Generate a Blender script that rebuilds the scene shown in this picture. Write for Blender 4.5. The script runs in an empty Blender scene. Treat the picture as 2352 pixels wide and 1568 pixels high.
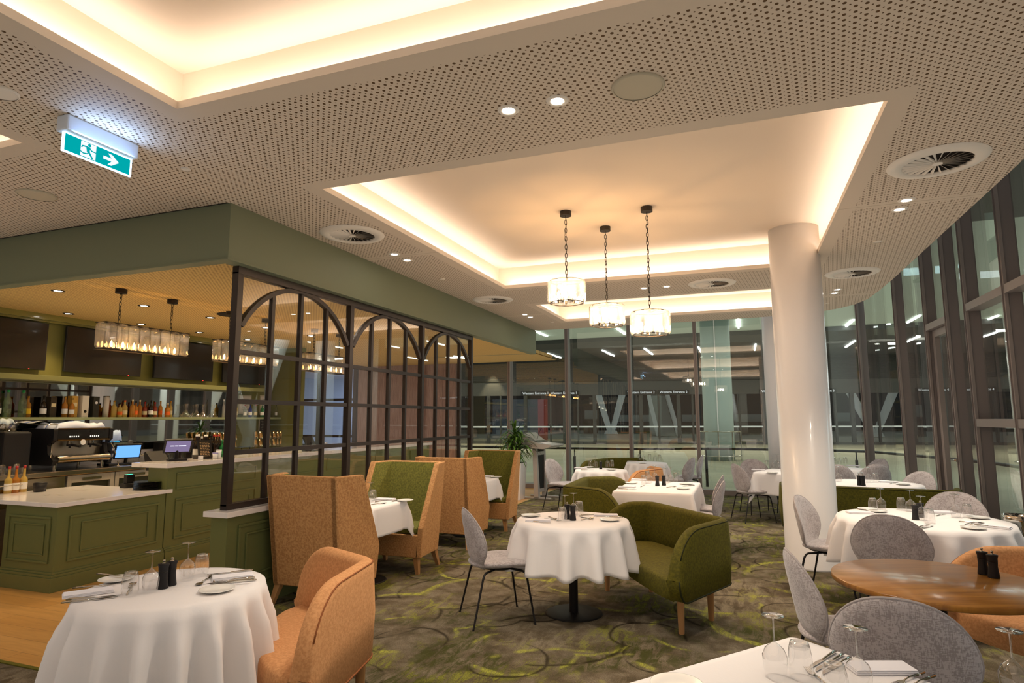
import bpy, math, random
from mathutils import Vector, Matrix
from mathutils.geometry import tessellate_polygon
random.seed(7)
PI = math.pi
scene = bpy.context.scene
COL = scene.collection

# ---------------------------------------------------------------- camera, world, exposure
CAM_F, CAM_YAW, CAM_PIT, CAM_ROL, CAM_H = 1419.1, .353112, .1235505, -.0031685, 1.6
_f = Vector((-math.sin(CAM_YAW)*math.cos(CAM_PIT), math.cos(CAM_YAW)*math.cos(CAM_PIT), math.sin(CAM_PIT)))
_r0 = Vector((math.cos(CAM_YAW), math.sin(CAM_YAW), 0)); _u0 = _r0.cross(_f)
_c, _s = math.cos(CAM_ROL), math.sin(CAM_ROL)
_r = _r0*_c + _u0*_s; _u = _u0*_c - _r0*_s
cam_data = bpy.data.cameras.new('camera'); cam = bpy.data.objects.new('camera', cam_data); COL.objects.link(cam)
cam_data.sensor_width = 36; cam_data.lens = CAM_F/2352*36; cam_data.clip_start = .05; cam_data.clip_end = 300
cam.matrix_world = Matrix(((_r.x,_u.x,-_f.x,0),(_r.y,_u.y,-_f.y,0),(_r.z,_u.z,-_f.z,CAM_H),(0,0,0,1)))
scene.camera = cam
ORD = ('first','second','third','fourth','fifth','sixth','seventh','eighth','ninth','tenth','eleventh','twelfth')
def at(px, py, z=0.0):          # a point of the photograph (2352 x 1568) on the level z of the room
    d = _f + _r*((px-1176)/CAM_F) - _u*((py-784)/CAM_F)
    t = (z-CAM_H)/d.z
    return (d.x*t, d.y*t)
def atX(px, py, X):
    d = _f + _r*((px-1176)/CAM_F) - _u*((py-784)/CAM_F)
    t = X/d.x
    return (d.y*t, CAM_H+d.z*t)

scene.view_settings.view_transform = 'Standard'; scene.view_settings.look = 'None'
scene.view_settings.gamma = 1; scene.view_settings.use_curve_mapping = False
scene.view_settings.exposure = 0.40
cy = scene.cycles
cy.use_denoising = True
cy.max_bounces = 8; cy.diffuse_bounces = 4; cy.glossy_bounces = 4; cy.transmission_bounces = 4; cy.transparent_max_bounces = 16
cy.caustics_reflective = False; cy.caustics_refractive = False; cy.blur_glossy = .6
cy.sample_clamp_indirect = 4; cy.sample_clamp_direct = 0
cy.use_light_tree = True
cy.use_adaptive_sampling = True; cy.adaptive_threshold = .03
world = bpy.data.worlds.new('ambient_fill'); scene.world = world; world.use_nodes = True
world.node_tree.nodes['Background'].inputs[0].default_value = (1,.78,.56,1)  # warm tint added for the indoor ambient fill, not a sky colour
world.node_tree.nodes['Background'].inputs[1].default_value = .04
cy.use_fast_gi = True; cy.fast_gi_method = 'ADD'; world.light_settings.ao_factor = .23; world.light_settings.distance = 1.2  # adds soft fill to every surface that no lamp gives

def hexc(h):
    h = h.lstrip('#'); out = []
    for i in (0,2,4):
        c = int(h[i:i+2],16)/255
        out.append(c/12.92 if c <= .04045 else ((c+.055)/1.055)**2.4)
    return tuple(out)+(1,)

WARM, COOL, GOLD = (1,.80,.60), (1,.97,.90), (1,.62,.22)
def area(name, loc, rot, sx, sy, power, col, spread=PI):
    l = bpy.data.lights.new(name,'AREA'); l.shape='RECTANGLE'; l.size=sx; l.size_y=sy; l.energy=power; l.color=col; l.spread=spread
    o = bpy.data.objects.new(name,l); o.location=loc; o.rotation_euler=rot; COL.objects.link(o); return o
def spot(name, loc, power, col, size=1.5, blend=.6, rad=.04):
    l = bpy.data.lights.new(name,'SPOT'); l.energy=power; l.color=col; l.spot_size=size; l.spot_blend=blend; l.shadow_soft_size=rad
    o = bpy.data.objects.new(name,l); o.location=loc; COL.objects.link(o); return o
def point(name, loc, power, col, rad=.05):
    l = bpy.data.lights.new(name,'POINT'); l.energy=power; l.color=col; l.shadow_soft_size=rad
    o = bpy.data.objects.new(name,l); o.location=loc; COL.objects.link(o); return o

# coffers: x0, x1, y0, y1, brightness of the hidden strip light around the recess
CEIL, RECESS = 3.42, 3.76
COFFERS = [(-3.06,.88,3.93,8.03,1.0), (-3.05,.88,-2.2,2.56,1.0), (-3.06,1.0,9.39,11.25,1.0), (-7.2,-4.39,-2.2,2.54,.8)]
STRIP_W = 2.9
for (x0,x1,y0,y1,k) in COFFERS:
    cx, cyy = (x0+x1)/2, (y0+y1)/2; z = CEIL+.035; e = .06
    for (lx,ly,sx,sy,rz) in ((cx,y0-e,x1-x0,.03,0),(cx,y1+e,x1-x0,.03,PI),(x0-e,cyy,y1-y0,.03,-PI/2),(x1+e,cyy,y1-y0,.03,PI/2)):
        # faces up and slightly inwards
        o = area('cove_light_strip',(lx,ly,z),(0,0,0),sx,sy,STRIP_W*k*sx,(1,.96,.94))
        o.rotation_euler = (PI+.45, 0, rz)
# outdoor canopy lights
for (x,y,p,c) in ((-14,31,1,(1,.96,.82)),(-4,32,1,(1,.96,.82)),(6,34,1,(1,.96,.82)),(15,32,1,(1,.96,.82)),(-8,19,.42,(.62,.95,1)),(3,19,.42,(.62,.95,1)),(9,12,.35,(.62,.95,1))):
    area('outdoor_area_light',(x,y,5.28 if y>30 else 5.48),(0,0,0),5,1.0,p*230,c)
area('outdoor_area_light',(8.5,20,5.45),(0,0,0),6,1.0,260,(.85,.97,1))  # added light, brightens the columns that the bar mirror shows
area('terminal_hall_light',(-6,52,6.5),(0,0,0),26,5,900,(.85,1,.97))
area('terminal_hall_light',(16,56,6.5),(0,0,0),22,5,700,(.85,1,.97))
area('service_corridor_light',(-10.3,15.5,2.9),(0,0,0),2.5,1.0,60,(.55,.68,1))

# ---------------------------------------------------------------- mesh helpers
class MB:
    def __init__(s): s.v=[]; s.f=[]; s.s=[]; s.m=[]
    def add(s, vs, fs, smooth=False, mi=0, T=None):
        o=len(s.v)
        for p in vs:
            p=Vector(p)
            if T is not None: p=T@p
            s.v.append(p[:])
        for f in fs: s.f.append(tuple(i+o for i in f)); s.s.append(smooth); s.m.append(mi)
        return s
    def box(s,x0,x1,y0,y1,z0,z1,mi=0,T=None):
        return s.add([(x0,y0,z0),(x1,y0,z0),(x1,y1,z0),(x0,y1,z0),(x0,y0,z1),(x1,y0,z1),(x1,y1,z1),(x0,y1,z1)],
              [(3,2,1,0),(4,5,6,7),(0,1,5,4),(1,2,6,5),(2,3,7,6),(3,0,4,7)],False,mi,T)
    def cbox(s,c,d,rz=0,mi=0):
        T=Matrix.Translation(c)@Matrix.Rotation(rz,4,'Z')
        return s.box(-d[0]/2,d[0]/2,-d[1]/2,d[1]/2,-d[2]/2,d[2]/2,mi,T)
    def lathe(s,prof,n=24,c=(0,0,0),mi=0,T=None,smooth=True,close=False):
        vs=[];fs=[]; m=len(prof)
        for (r,z) in prof:
            for i in range(n):
                a=2*PI*i/n; vs.append((c[0]+r*math.cos(a),c[1]+r*math.sin(a),c[2]+z))
        for j in range(m-1):
            for i in range(n):
                k=(i+1)%n; fs.append((j*n+i,j*n+k,(j+1)*n+k,(j+1)*n+i))
        if not close:
            if prof[0][0]>1e-6: fs.append(tuple(range(n-1,-1,-1)))
            if prof[-1][0]>1e-6: fs.append(tuple((m-1)*n+i for i in range(n)))
        return s.add(vs,fs,smooth,mi,T)
    def cyl(s,p0,p1,r0,r1=None,n=12,mi=0,smooth=True,caps=True):
        r1=r0 if r1 is None else r1; p0=Vector(p0);p1=Vector(p1); d=(p1-p0).normalized()
        a=d.orthogonal().normalized(); b=d.cross(a)
        vs=[];
        for (p,r) in ((p0,r0),(p1,r1)):
            for i in range(n):
                t=2*PI*i/n; vs.append(p+a*(r*math.cos(t))+b*(r*math.sin(t)))
        fs=[(i,(i+1)%n,n+(i+1)%n,n+i) for i in range(n)]
        s.add(vs,fs,smooth,mi)
        if caps:
            s.add(vs,[tuple(range(n-1,-1,-1)),tuple(range(n,2*n))],False,mi)
        return s
    def tube(s,pts,r,n=8,closed=False,mi=0,caps=True,up=None):
        P=[Vector(p) for p in pts]; m=len(P); vs=[];fs=[]; prev=None
        for i in range(m):
            if closed: d=(P[(i+1)%m]-P[i-1]).normalized()
            else: d=(P[min(i+1,m-1)]-P[max(i-1,0)]).normalized()
            if prev is None: a=d.orthogonal().normalized()
            else:
                a=(prev-d*prev.dot(d)); a = a.normalized() if a.length>1e-6 else d.orthogonal().normalized()
            prev=a; b=d.cross(a)
            rr=r[i] if isinstance(r,(list,tuple)) else r
            for k in range(n):
                t=2*PI*k/n; vs.append(P[i]+a*(rr*math.cos(t))+b*(rr*math.sin(t)))
        for i in range(m if closed else m-1):
            j=(i+1)%m
            for k in range(n):
                l=(k+1)%n; fs.append((i*n+k,i*n+l,j*n+l,j*n+k))
        if caps and not closed: fs+= [tuple(range(n-1,-1,-1)), tuple((m-1)*n+k for k in range(n))]
        return s.add(vs,fs,True,mi)
    def prism(s,poly,z0,z1,mi=0,T=None,smooth=False):
        n=len(poly)
        vs=[(p[0],p[1],z0) for p in poly]+[(p[0],p[1],z1) for p in poly]
        fs=[tuple(range(n-1,-1,-1)),tuple(range(n,2*n))]
        s.add(vs,fs,False,mi,T)
        return s.add(vs,[(i,(i+1)%n,n+(i+1)%n,n+i) for i in range(n)],smooth,mi,T)
    def grid(s,fn,nu,nv,cu=False,cv=False,smooth=True,mi=0,T=None):
        vs=[];fs=[]
        for i in range(nu):
            for j in range(nv): vs.append(fn(i,j))
        for i in range(nu if cu else nu-1):
            for j in range(nv if cv else nv-1):
                a,b=(i+1)%nu,(j+1)%nv; fs.append((i*nv+j,a*nv+j,a*nv+b,i*nv+b))
        return s.add(vs,fs,smooth,mi,T)
    def pad(s,outline,surf,th,rings=7,smooth=True,mi=0,T=None,pw=6):
        """a closed cushion: outline is a list of 2D points, surf(x,y)->(point, normal), th the thickness"""
        n=len(outline); cx=sum(p[0] for p in outline)/n; cyy=sum(p[1] for p in outline)/n
        vs=[];fs=[]
        rs=[.0001,.3,.55,.75,.88,.96,.99,1.0] if rings==7 else [.0001,.5,.8,.95,1.0]
        lay=[(r,1) for r in rs]+[(r,-1) for r in rs[-2::-1]]
        for (r,sg) in lay:
            h=th/2*(max(0,1-r**pw))**.5*sg
            for (x,y) in outline:
                qx=cx+(x-cx)*r; qy=cyy+(y-cyy)*r
                p,nr=surf(qx,qy); vs.append(Vector(p)+Vector(nr)*h)
        for i in range(len(lay)-1):
            for k in range(n):
                l=(k+1)%n; fs.append((i*n+k,i*n+l,(i+1)*n+l,(i+1)*n+k))
        return s.add(vs,fs,smooth,mi,T)
    def build(s,name,mat,parent=None,bevel=0,loc=None,seg=2,weld=False):
        me=bpy.data.meshes.new(name); me.from_pydata(s.v,[],s.f)
        me.polygons.foreach_set('use_smooth',s.s)
        mats = mat if isinstance(mat,(list,tuple)) else [mat]
        for m_ in mats: me.materials.append(m_)
        if len(mats)>1: me.polygons.foreach_set('material_index',s.m)
        me.update()
        o=bpy.data.objects.new(name,me); COL.objects.link(o)
        if parent is not None: o.parent=parent
        if loc is not None: o.location=loc
        if bevel:
            b=o.modifiers.new('edge','BEVEL'); b.width=bevel; b.segments=seg; b.limit_method='ANGLE'; b.angle_limit=.6; b.harden_normals=False
        return o

def tag(o,label=None,cat=None,group=None,kind=None):
    if label: o['label']=label
    if cat: o['category']=cat
    if group: o['group']=group
    if kind: o['kind']=kind
    return o
def struct(o): o['kind']='structure'; return o
def thing(name,label,cat,loc=(0,0,0),rz=0,group=None):
    o=bpy.data.objects.new(name,None); COL.objects.link(o); o.location=loc; o.rotation_euler=(0,0,rz)
    o.empty_display_size=.1
    return tag(o,label,cat,group)
def dup(root,loc,rz=0,label=None,group=None,sc=None):
    def cp(o,par):
        c=o.copy(); COL.objects.link(c)
        if par is not None: c.parent=par
        for ch in [x for x in o.children]: cp(ch,c)
        return c
    r=cp(root,None); r.location=loc; r.rotation_euler=(0,0,rz)
    if sc: r.scale=sc
    if label: r['label']=label
    if group: r['group']=group
    return r
class Kind:
    """first use places the source itself, later uses copy it"""
    def __init__(s,make): s.make=make; s.src=None
    def __call__(s,loc,rz=0,label=None,group=None):
        if s.src is None:
            s.src=s.make(); s.src.location=loc; s.src.rotation_euler=(0,0,rz)
            if label: s.src['label']=label
            if group: s.src['group']=group
            return s.src
        return dup(s.src,loc,rz,label,group)

# ---------------------------------------------------------------- materials
class E:
    """tiny expression wrapper so that node maths reads like maths"""
    def __init__(s,nt,sock): s.nt=nt; s.k=sock
    def _m(s,op,*a):
        n=s.nt.nodes.new('ShaderNodeMath'); n.operation=op
        for i,x in enumerate((s,)+a):
            if isinstance(x,E): s.nt.links.new(x.k,n.inputs[i])
            else: n.inputs[i].default_value=x
        return E(s.nt,n.outputs[0])
    def __add__(s,o): return s._m('ADD',o)
    def __radd__(s,o): return s._m('ADD',o)
    def __sub__(s,o): return s._m('SUBTRACT',o)
    def __rsub__(s,o): return (s*-1)+o
    def __mul__(s,o): return s._m('MULTIPLY',o)
    def __rmul__(s,o): return s._m('MULTIPLY',o)
    def __truediv__(s,o): return s._m('DIVIDE',o)
    def fract(s): return s._m('FRACT')
    def floor(s): return s._m('FLOOR')
    def abs(s): return s._m('ABSOLUTE')
    def sqrt(s): return s._m('SQRT')
    def lt(s,o): return s._m('LESS_THAN',o)
    def gt(s,o): return s._m('GREATER_THAN',o)
    def min(s,o): return s._m('MINIMUM',o)
    def max(s,o): return s._m('MAXIMUM',o)
    def clamp(s): return s._m('MAXIMUM',0.0)._m('MINIMUM',1.0)
    def step(s,a,b):
        n=s.nt.nodes.new('ShaderNodeMapRange'); n.interpolation_type='SMOOTHSTEP'
        s.nt.links.new(s.k,n.inputs[0]); n.inputs[1].default_value=a; n.inputs[2].default_value=b
        return E(s.nt,n.outputs[0])
def newmat(name):
    m=bpy.data.materials.new(name); m.use_nodes=True; nt=m.node_tree; b=nt.nodes['Principled BSDF']; return m,nt,b
def coords(nt,kind='Object',scale=(1,1,1)):
    tc=nt.nodes.new('ShaderNodeTexCoord'); mp=nt.nodes.new('ShaderNodeMapping'); mp.inputs['Scale'].default_value=scale
    nt.links.new(tc.outputs[kind],mp.inputs[0]); return mp.outputs[0]
def noise(nt,vec,scale,detail=3,rough=.5,dist=0):
    n=nt.nodes.new('ShaderNodeTexNoise'); n.inputs['Scale'].default_value=scale; n.inputs['Detail'].default_value=detail
    n.inputs['Roughness'].default_value=rough; n.inputs['Distortion'].default_value=dist
    nt.links.new(vec,n.inputs['Vector']); return n
def mixc(nt,fac,a,b,mode='MIX'):
    n=nt.nodes.new('ShaderNodeMix'); n.data_type='RGBA'; n.blend_type=mode
    for (sock,x) in ((n.inputs[0],fac),(n.inputs[6],a),(n.inputs[7],b)):
        if isinstance(x,E): nt.links.new(x.k,sock)
        elif hasattr(x,'links') : nt.links.new(x,sock)
        elif isinstance(x,(int,float)): sock.default_value=x
        else: sock.default_value=x
    return n.outputs[2]
def bump(nt,b,h,strength=.3,dist=.01):
    n=nt.nodes.new('ShaderNodeBump'); n.inputs['Strength'].default_value=strength; n.inputs['Distance'].default_value=dist
    nt.links.new(h.k if isinstance(h,E) else h,n.inputs['Height']); nt.links.new(n.outputs[0],b.inputs['Normal'])
_cache={}
def mat(name,col,rough=.5,metal=0,col2=None,nscale=20,nlo=.35,nhi=.65,detail=4,bmp=0,bscale=80,sheen=0,coat=0,emis=None,estr=0,spec=None,stretch=(1,1,1),kind='Object'):
    if name in _cache: return _cache[name]
    m,nt,b=newmat(name)
    c=hexc(col) if isinstance(col,str) else tuple(col)+(1,)*(4-len(col))
    b.inputs['Base Color'].default_value=c; b.inputs['Roughness'].default_value=rough; b.inputs['Metallic'].default_value=metal
    if spec is not None: b.inputs['Specular IOR Level'].default_value=spec
    if sheen:
        b.inputs['Sheen Weight'].default_value=sheen; b.inputs['Sheen Roughness'].default_value=.4
        b.inputs['Sheen Tint'].default_value=c
    if coat: b.inputs['Coat Weight'].default_value=coat; b.inputs['Coat Roughness'].default_value=.08
    if emis: b.inputs['Emission Color'].default_value=hexc(emis) if isinstance(emis,str) else tuple(emis)+(1,); b.inputs['Emission Strength'].default_value=estr
    if col2:
        v=coords(nt,kind,stretch); n=noise(nt,v,nscale,detail,.6)
        f=E(nt,n.outputs[0]).step(nlo,nhi)
        nt.links.new(mixc(nt,f,c,hexc(col2)),b.inputs['Base Color'])
    if bmp:
        v=coords(nt,kind,stretch); n=noise(nt,v,bscale,3,.6); bump(nt,b,n.outputs[0],bmp,.003)
    _cache[name]=m; return m
def emat(name,col,strength):
    if name in _cache: return _cache[name]
    m,nt,b=newmat(name); nt.nodes.remove(b); e=nt.nodes.new('ShaderNodeEmission')
    e.inputs[0].default_value=hexc(col) if isinstance(col,str) else tuple(col)+(1,); e.inputs[1].default_value=strength
    nt.links.new(e.outputs[0],nt.nodes['Material Output'].inputs[0]); _cache[name]=m; return m
def schlick(nt,ior=1.5):
    lw=nt.nodes.new('ShaderNodeLayerWeight'); lw.inputs[0].default_value=.5; f0=((ior-1)/(ior+1))**2
    return E(nt,lw.outputs['Facing'])._m('POWER',5.0)*(1-f0)+f0
def thinglass(name,tint=(1,1,1),ior=1.5,rough=0.0,boost=1.0,base=0.0):
    """clear pane: Fresnel mix of a mirror reflection and straight-through transmission"""
    if name in _cache: return _cache[name]
    m,nt,b=newmat(name); nt.nodes.remove(b)
    t=nt.nodes.new('ShaderNodeBsdfTransparent'); t.inputs[0].default_value=tuple(tint)+(1,)
    g=nt.nodes.new('ShaderNodeBsdfGlossy'); g.inputs['Roughness'].default_value=rough; g.inputs[0].default_value=(1,1,1,1)
    f=(schlick(nt,ior)*boost+base).clamp()
    mx=nt.nodes.new('ShaderNodeMixShader'); nt.links.new(f.k,mx.inputs[0]); nt.links.new(t.outputs[0],mx.inputs[1]); nt.links.new(g.outputs[0],mx.inputs[2])
    nt.links.new(mx.outputs[0],nt.nodes['Material Output'].inputs[0]); _cache[name]=m; return m

def perforated(name,col,hole,pitch=.0447,rl=.0090,rs=.0048,rects=(),border=.14,jy=(),small=True,rough=.7):
    """painted plasterboard with a lattice of large and small punched holes, plain margins and board joints"""
    m,nt,b=newmat(name); tc=nt.nodes.new('ShaderNodeTexCoord'); sp=nt.nodes.new('ShaderNodeSeparateXYZ'); nt.links.new(tc.outputs['Object'],sp.inputs[0])
    x,y=E(nt,sp.outputs[0]),E(nt,sp.outputs[1])
    ca,sa=math.cos(-.122),math.sin(-.122); xr=x*ca+y*sa; yr=y*ca-x*sa
    def lattice(ox,oy,r):
        fx=((xr/pitch)+ox).fract()-.5; fy=((yr/pitch)+oy).fract()-.5
        return (fx*fx+fy*fy).sqrt().lt(r/pitch)
    h=lattice(0,0,rl)
    if small: h=h.max(lattice(.5,.5,rs))
    keep=None
    for (x0,x1,y0,y1) in rects:
        d=((x-(x0+x1)/2).abs()-(x1-x0)/2).max((y-(y0+y1)/2).abs()-(y1-y0)/2)
        k=d.gt(border); keep=k if keep is None else keep*k
    joint=None
    for yy in jy:
        a=(y-yy).abs(); k=a.gt(.06); keep=k if keep is None else keep*k
        j=a.lt(.003); joint=j if joint is None else joint.max(j)
    if keep is not None: h=h*keep
    if joint is not None: h=h.max(joint*.6)
    nt.links.new(mixc(nt,h,hexc(col),hexc(hole)),b.inputs['Base Color']); b.inputs['Roughness'].default_value=rough
    return m

# ---------------------------------------------------------------- palette
CEILC='#c9b69e'; HOLEC='#5a4128'
M_plaster = mat('cream ceiling paint','#d3bfa6',.8)
M_lip = mat('coffer edge paint','#dccdba',.7)
M_green = mat('sage green paint','#70745a',.55)
M_panel = mat('deep olive joinery paint','#666a3e',.38,coat=.15)
M_marble = mat('veined white stone','#e4dad0',.15,col2='#c9bbae',nscale=4,nlo=.58,nhi=.70,detail=8,coat=.4)
M_black = mat('black steel','#1d1717',.45)
M_dark = mat('dark bronze frame','#2b2320',.4)
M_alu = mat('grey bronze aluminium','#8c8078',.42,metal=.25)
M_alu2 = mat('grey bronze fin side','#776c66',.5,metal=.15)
M_white = mat('white column paint','#e2dcd6',.32,coat=.25)
M_oak = mat('pale oak','#b98a5a',.45,col2='#9c6f42',nscale=6,stretch=(1,1,.15))
M_steel = mat('brushed steel','#b9b2a8',.25,metal=1)
M_chrome = mat('chrome','#d8d4cc',.08,metal=1)
M_cloth = mat('white linen','#e9e3df',.85,bmp=.15,bscale=60)
M_nap = mat('white napkin linen','#e6e2e4',.85)
M_china = mat('white china','#f0ece4',.18,coat=.3)
M_blackmatt = mat('matt black plastic','#151417',.55)
M_glassware = thinglass('clear glassware',(.97,.97,.97),1.5,0,2.2,.05)
M_glassthick = thinglass('thick clear glass base',(.90,.91,.91),1.6,.02,2.2,.16)
M_window = thinglass('window glass',(.93,.957,.948),1.5,0,1.6,.03)
M_screen = thinglass('partition glass',(.96,.96,.95),1.5,0,1.3,.01)
M_mirror = mat('antique mirror','#c9c6c0',.02,metal=1)
M_velgreen = mat('olive green velvet','#5a5411',.85,col2='#45400c',nscale=60,sheen=.25,bmp=.3,bscale=140)
M_velorange = mat('burnt orange velvet','#cc9462',.85,col2='#b98151',nscale=70,sheen=.3,bmp=.25,bscale=150)
M_boothout = mat('terracotta booth fabric','#c4935e',.85,col2='#a87647',nscale=60,sheen=.3,bmp=.3,bscale=150)
M_boothin = mat('moss green booth fabric','#78752f',.85,col2='#5c5a22',nscale=55,sheen=.3,bmp=.3,bscale=150)

def grey_fabric():
    m,nt,b=newmat('grey flecked chenille'); v=coords(nt,'Object',(1,1,1))
    n1=noise(nt,coords(nt,'Object',(220,220,40)),1,2,.5); n2=noise(nt,coords(nt,'Object',(50,50,260)),1,2,.5); n3=noise(nt,v,14,4,.6)
    f=(E(nt,n1.outputs[0])+E(nt,n2.outputs[0])+E(nt,n3.outputs[0])*.8).step(1.32,1.52)
    nt.links.new(mixc(nt,f,hexc('#b5acaa'),hexc('#968c89')),b.inputs['Base Color']); b.inputs['Roughness'].default_value=.85
    b.inputs['Sheen Weight'].default_value=.3; bump(nt,b,f,.25,.002); return m
M_grey = grey_fabric()

def carpet():
    m,nt,b=newmat('olive brown patterned carpet'); v=coords(nt,'Object')
    big=E(nt,noise(nt,v,.9,5,.6,.4).outputs[0]); mid=E(nt,noise(nt,v,5,6,.65,.3).outputs[0]); fine=E(nt,noise(nt,coords(nt,'Object',(1,1,1)),90,3,.7).outputs[0])
    weave=E(nt,noise(nt,coords(nt,'Object',(260,90,1)),1,2,.5).outputs[0])
    stre=E(nt,noise(nt,coords(nt,'Object',(9,2.5,1)),1.6,7,.72,.8).outputs[0]); grain=(fine*.5+stre).step(.68,.86)
    c=mixc(nt,mid.step(.34,.66),hexc('#7a6e5b'),hexc('#564b39'))
    c=mixc(nt,big.step(.48,.60)*stre.step(.40,.58)*.9,c,hexc('#40431b'))
    c=mixc(nt,(1-big).step(.50,.66)*stre.step(.42,.6)*.8,c,hexc('#93866f'))
    def rings(scale,off,r,w,cut,ns):
        mp=nt.nodes.new('ShaderNodeMapping'); nt.links.new(v,mp.inputs[0]); mp.inputs['Location'].default_value=off
        d=noise(nt,mp.outputs[0],2.2,2,.5); vm=nt.nodes.new('ShaderNodeVectorMath'); vm.operation='MULTIPLY_ADD'
        nt.links.new(d.outputs['Color'],vm.inputs[0]); vm.inputs[1].default_value=(.10,.10,0); nt.links.new(mp.outputs[0],vm.inputs[2])
        vo=nt.nodes.new('ShaderNodeTexVoronoi'); vo.voronoi_dimensions='2D'; vo.inputs['Scale'].default_value=scale; vo.inputs['Randomness'].default_value=.7
        nt.links.new(vm.outputs[0],vo.inputs['Vector'])
        dist=E(nt,vo.outputs['Distance']); brk=E(nt,noise(nt,mp.outputs[0],ns,3,.6).outputs[0])
        wv=(brk.step(.36,.66))*w+.004
        return ((dist-r).abs()-wv).step(.012,-.012)*brk.step(cut,cut+.06)
    rag=(fine*.7+mid*.5).step(.45,.6)
    y1=rings(.62,(3.1,1.2,0),.44,.020,.47,1.2)*(grain*.75+.25)
    y2=rings(.9,(7.4,5.3,0),.34,.014,.50,1.4)*(grain*.75+.25)
    d1=rings(1.15,(1.7,9.1,0),.33,.014,.42,1.1); d2=rings(.8,(11.7,2.1,0),.42,.012,.45,1.2)
    g2=E(nt,noise(nt,v,1.7,4,.6,.5).outputs[0]).step(.50,.62)
    c=mixc(nt,(g2*grain*.75).clamp(),c,hexc('#8a8a36'))
    c=mixc(nt,(y1.max(y2)*.85),c,hexc('#aaab45'))
    c=mixc(nt,(d1.max(d2)*.8),c,hexc('#241d10'))
    c=mixc(nt,(weave.step(.4,.6)*.35),c,hexc('#2a2418'))
    nt.links.new(c,b.inputs['Base Color']); b.inputs['Roughness'].default_value=.95; b.inputs['Specular IOR Level'].default_value=.1
    bump(nt,b,weave+fine,.5,.004); return m
def planks():
    m,nt,b=newmat('oak plank floor'); tc=nt.nodes.new('ShaderNodeTexCoord')
    br=nt.nodes.new('ShaderNodeTexBrick'); mp=nt.nodes.new('ShaderNodeMapping'); nt.links.new(tc.outputs['Object'],mp.inputs[0]); nt.links.new(mp.outputs[0],br.inputs[0])
    mp.inputs['Rotation'].default_value=(0,0,.0)
    br.inputs['Scale'].default_value=1; br.inputs['Brick Width'].default_value=1.9; br.inputs['Row Height'].default_value=.18; br.inputs['Mortar Size'].default_value=.0015
    br.inputs['Color1'].default_value=hexc('#cf9c58'); br.inputs['Color2'].default_value=hexc('#c08b48'); br.inputs['Mortar'].default_value=hexc('#6b4520')
    n=noise(nt,coords(nt,'Object',(1,9,1)),2.2,6,.65,.5)
    nt.links.new(mixc(nt,E(nt,n.outputs[0]).step(.35,.7)*.4,br.outputs['Color'],hexc('#9c6a32')),b.inputs['Base Color'])
    b.inputs['Roughness'].default_value=.35; return m
def tabletop_wood():
    m,nt,b=newmat('honey oak tabletop'); n=noise(nt,coords(nt,'Object',(1.2,14,1)),2.0,6,.6,.7)
    n2=noise(nt,coords(nt,'Object',(2,60,1)),2.0,3,.6,.2)
    c=mixc(nt,E(nt,n.outputs[0]).step(.35,.68),hexc('#a8722f'),hexc('#8a5823')); c=mixc(nt,E(nt,n2.outputs[0]).step(.5,.7)*.35,c,hexc('#74461a'))
    nt.links.new(c,b.inputs['Base Color']); b.inputs['Roughness'].default_value=.3; b.inputs['Coat Weight'].default_value=.5; b.inputs['Coat Roughness'].default_value=.15; return m
def pavement():
    m,nt,b=newmat('textured concrete paving'); v=coords(nt,'Object')
    n=noise(nt,v,30,5,.7); n2=noise(nt,v,.7,4,.6)
    c=mixc(nt,E(nt,n.outputs[0]).step(.35,.65),hexc('#a39b80'),hexc('#88836c')); c=mixc(nt,E(nt,n2.outputs[0]).step(.4,.7)*.4,c,hexc('#b0a88e'))
    tc=nt.nodes.new('ShaderNodeTexCoord'); sp=nt.nodes.new('ShaderNodeSeparateXYZ'); nt.links.new(tc.outputs['Object'],sp.inputs[0])
    x,y=E(nt,sp.outputs[0]),E(nt,sp.outputs[1]); g=((x/4.2).fract().lt(.004)).max((y/4.2).fract().lt(.004))
    c=mixc(nt,g*.6,c,hexc('#5f5d4e'))
    nt.links.new(c,b.inputs['Base Color']); b.inputs['Roughness'].default_value=.8; bump(nt,b,n.outputs[0],.2,.004); return m

# ---------------------------------------------------------------- floors
m=MB(); m.box(-4.0,3.1,-3.6,14.4,-.05,0); m.box(-9.2,-4.0,-3.6,2.9,-.05,0); struct(m.build('floor',carpet()))
m=MB(); m.box(-14,-4.0,2.9,14.4,-.055,0); struct(m.build('floor_bar',planks()))
m=MB(); m.box(-7.6,-4.0,2.885,2.915,0,.006); m.box(-4.015,-3.985,2.9,4.0,0,.006); m.box(-4.015,-3.985,9.25,13.8,0,.006); struct(m.build('trim_1',mat('olive brass strip','#7d7a2c',.35,metal=.6)))

# ---------------------------------------------------------------- dining ceiling with coffers
edge=[(1.97,-3.6),(1.97,9.3),(1.955,10.1),(1.92,10.8),(1.80,11.25),(1.62,11.55),(1.36,11.8),(.95,11.96),(.4,12.05),(-.6,12.13),(-4.0,12.2)]
outer=[(-9.2,-3.6)]+edge+[(-4.0,3.9),(-9.2,3.9)]
def rect(x0,x1,y0,y1): return [(x0,y0),(x0,y1),(x1,y1),(x1,y0)]
def slab(mb,outer,holes,z,mi=0,flip=False):
    loops=[[Vector((p[0],p[1],z)) for p in outer]]+[[Vector((p[0],p[1],z)) for p in h] for h in holes]
    flat=[p for l in loops for p in l]; tri=tessellate_polygon(loops)
    fs=[]
    for t in tri:
        a,b_,c=(flat[i] for i in t); nz=(b_-a).cross(c-a).z
        fs.append(tuple(t) if (nz<0)!=flip else tuple(reversed(t)))
    mb.add([p[:] for p in flat],fs,False,mi)
holes=[rect(*c[:4]) for c in COFFERS]
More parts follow.
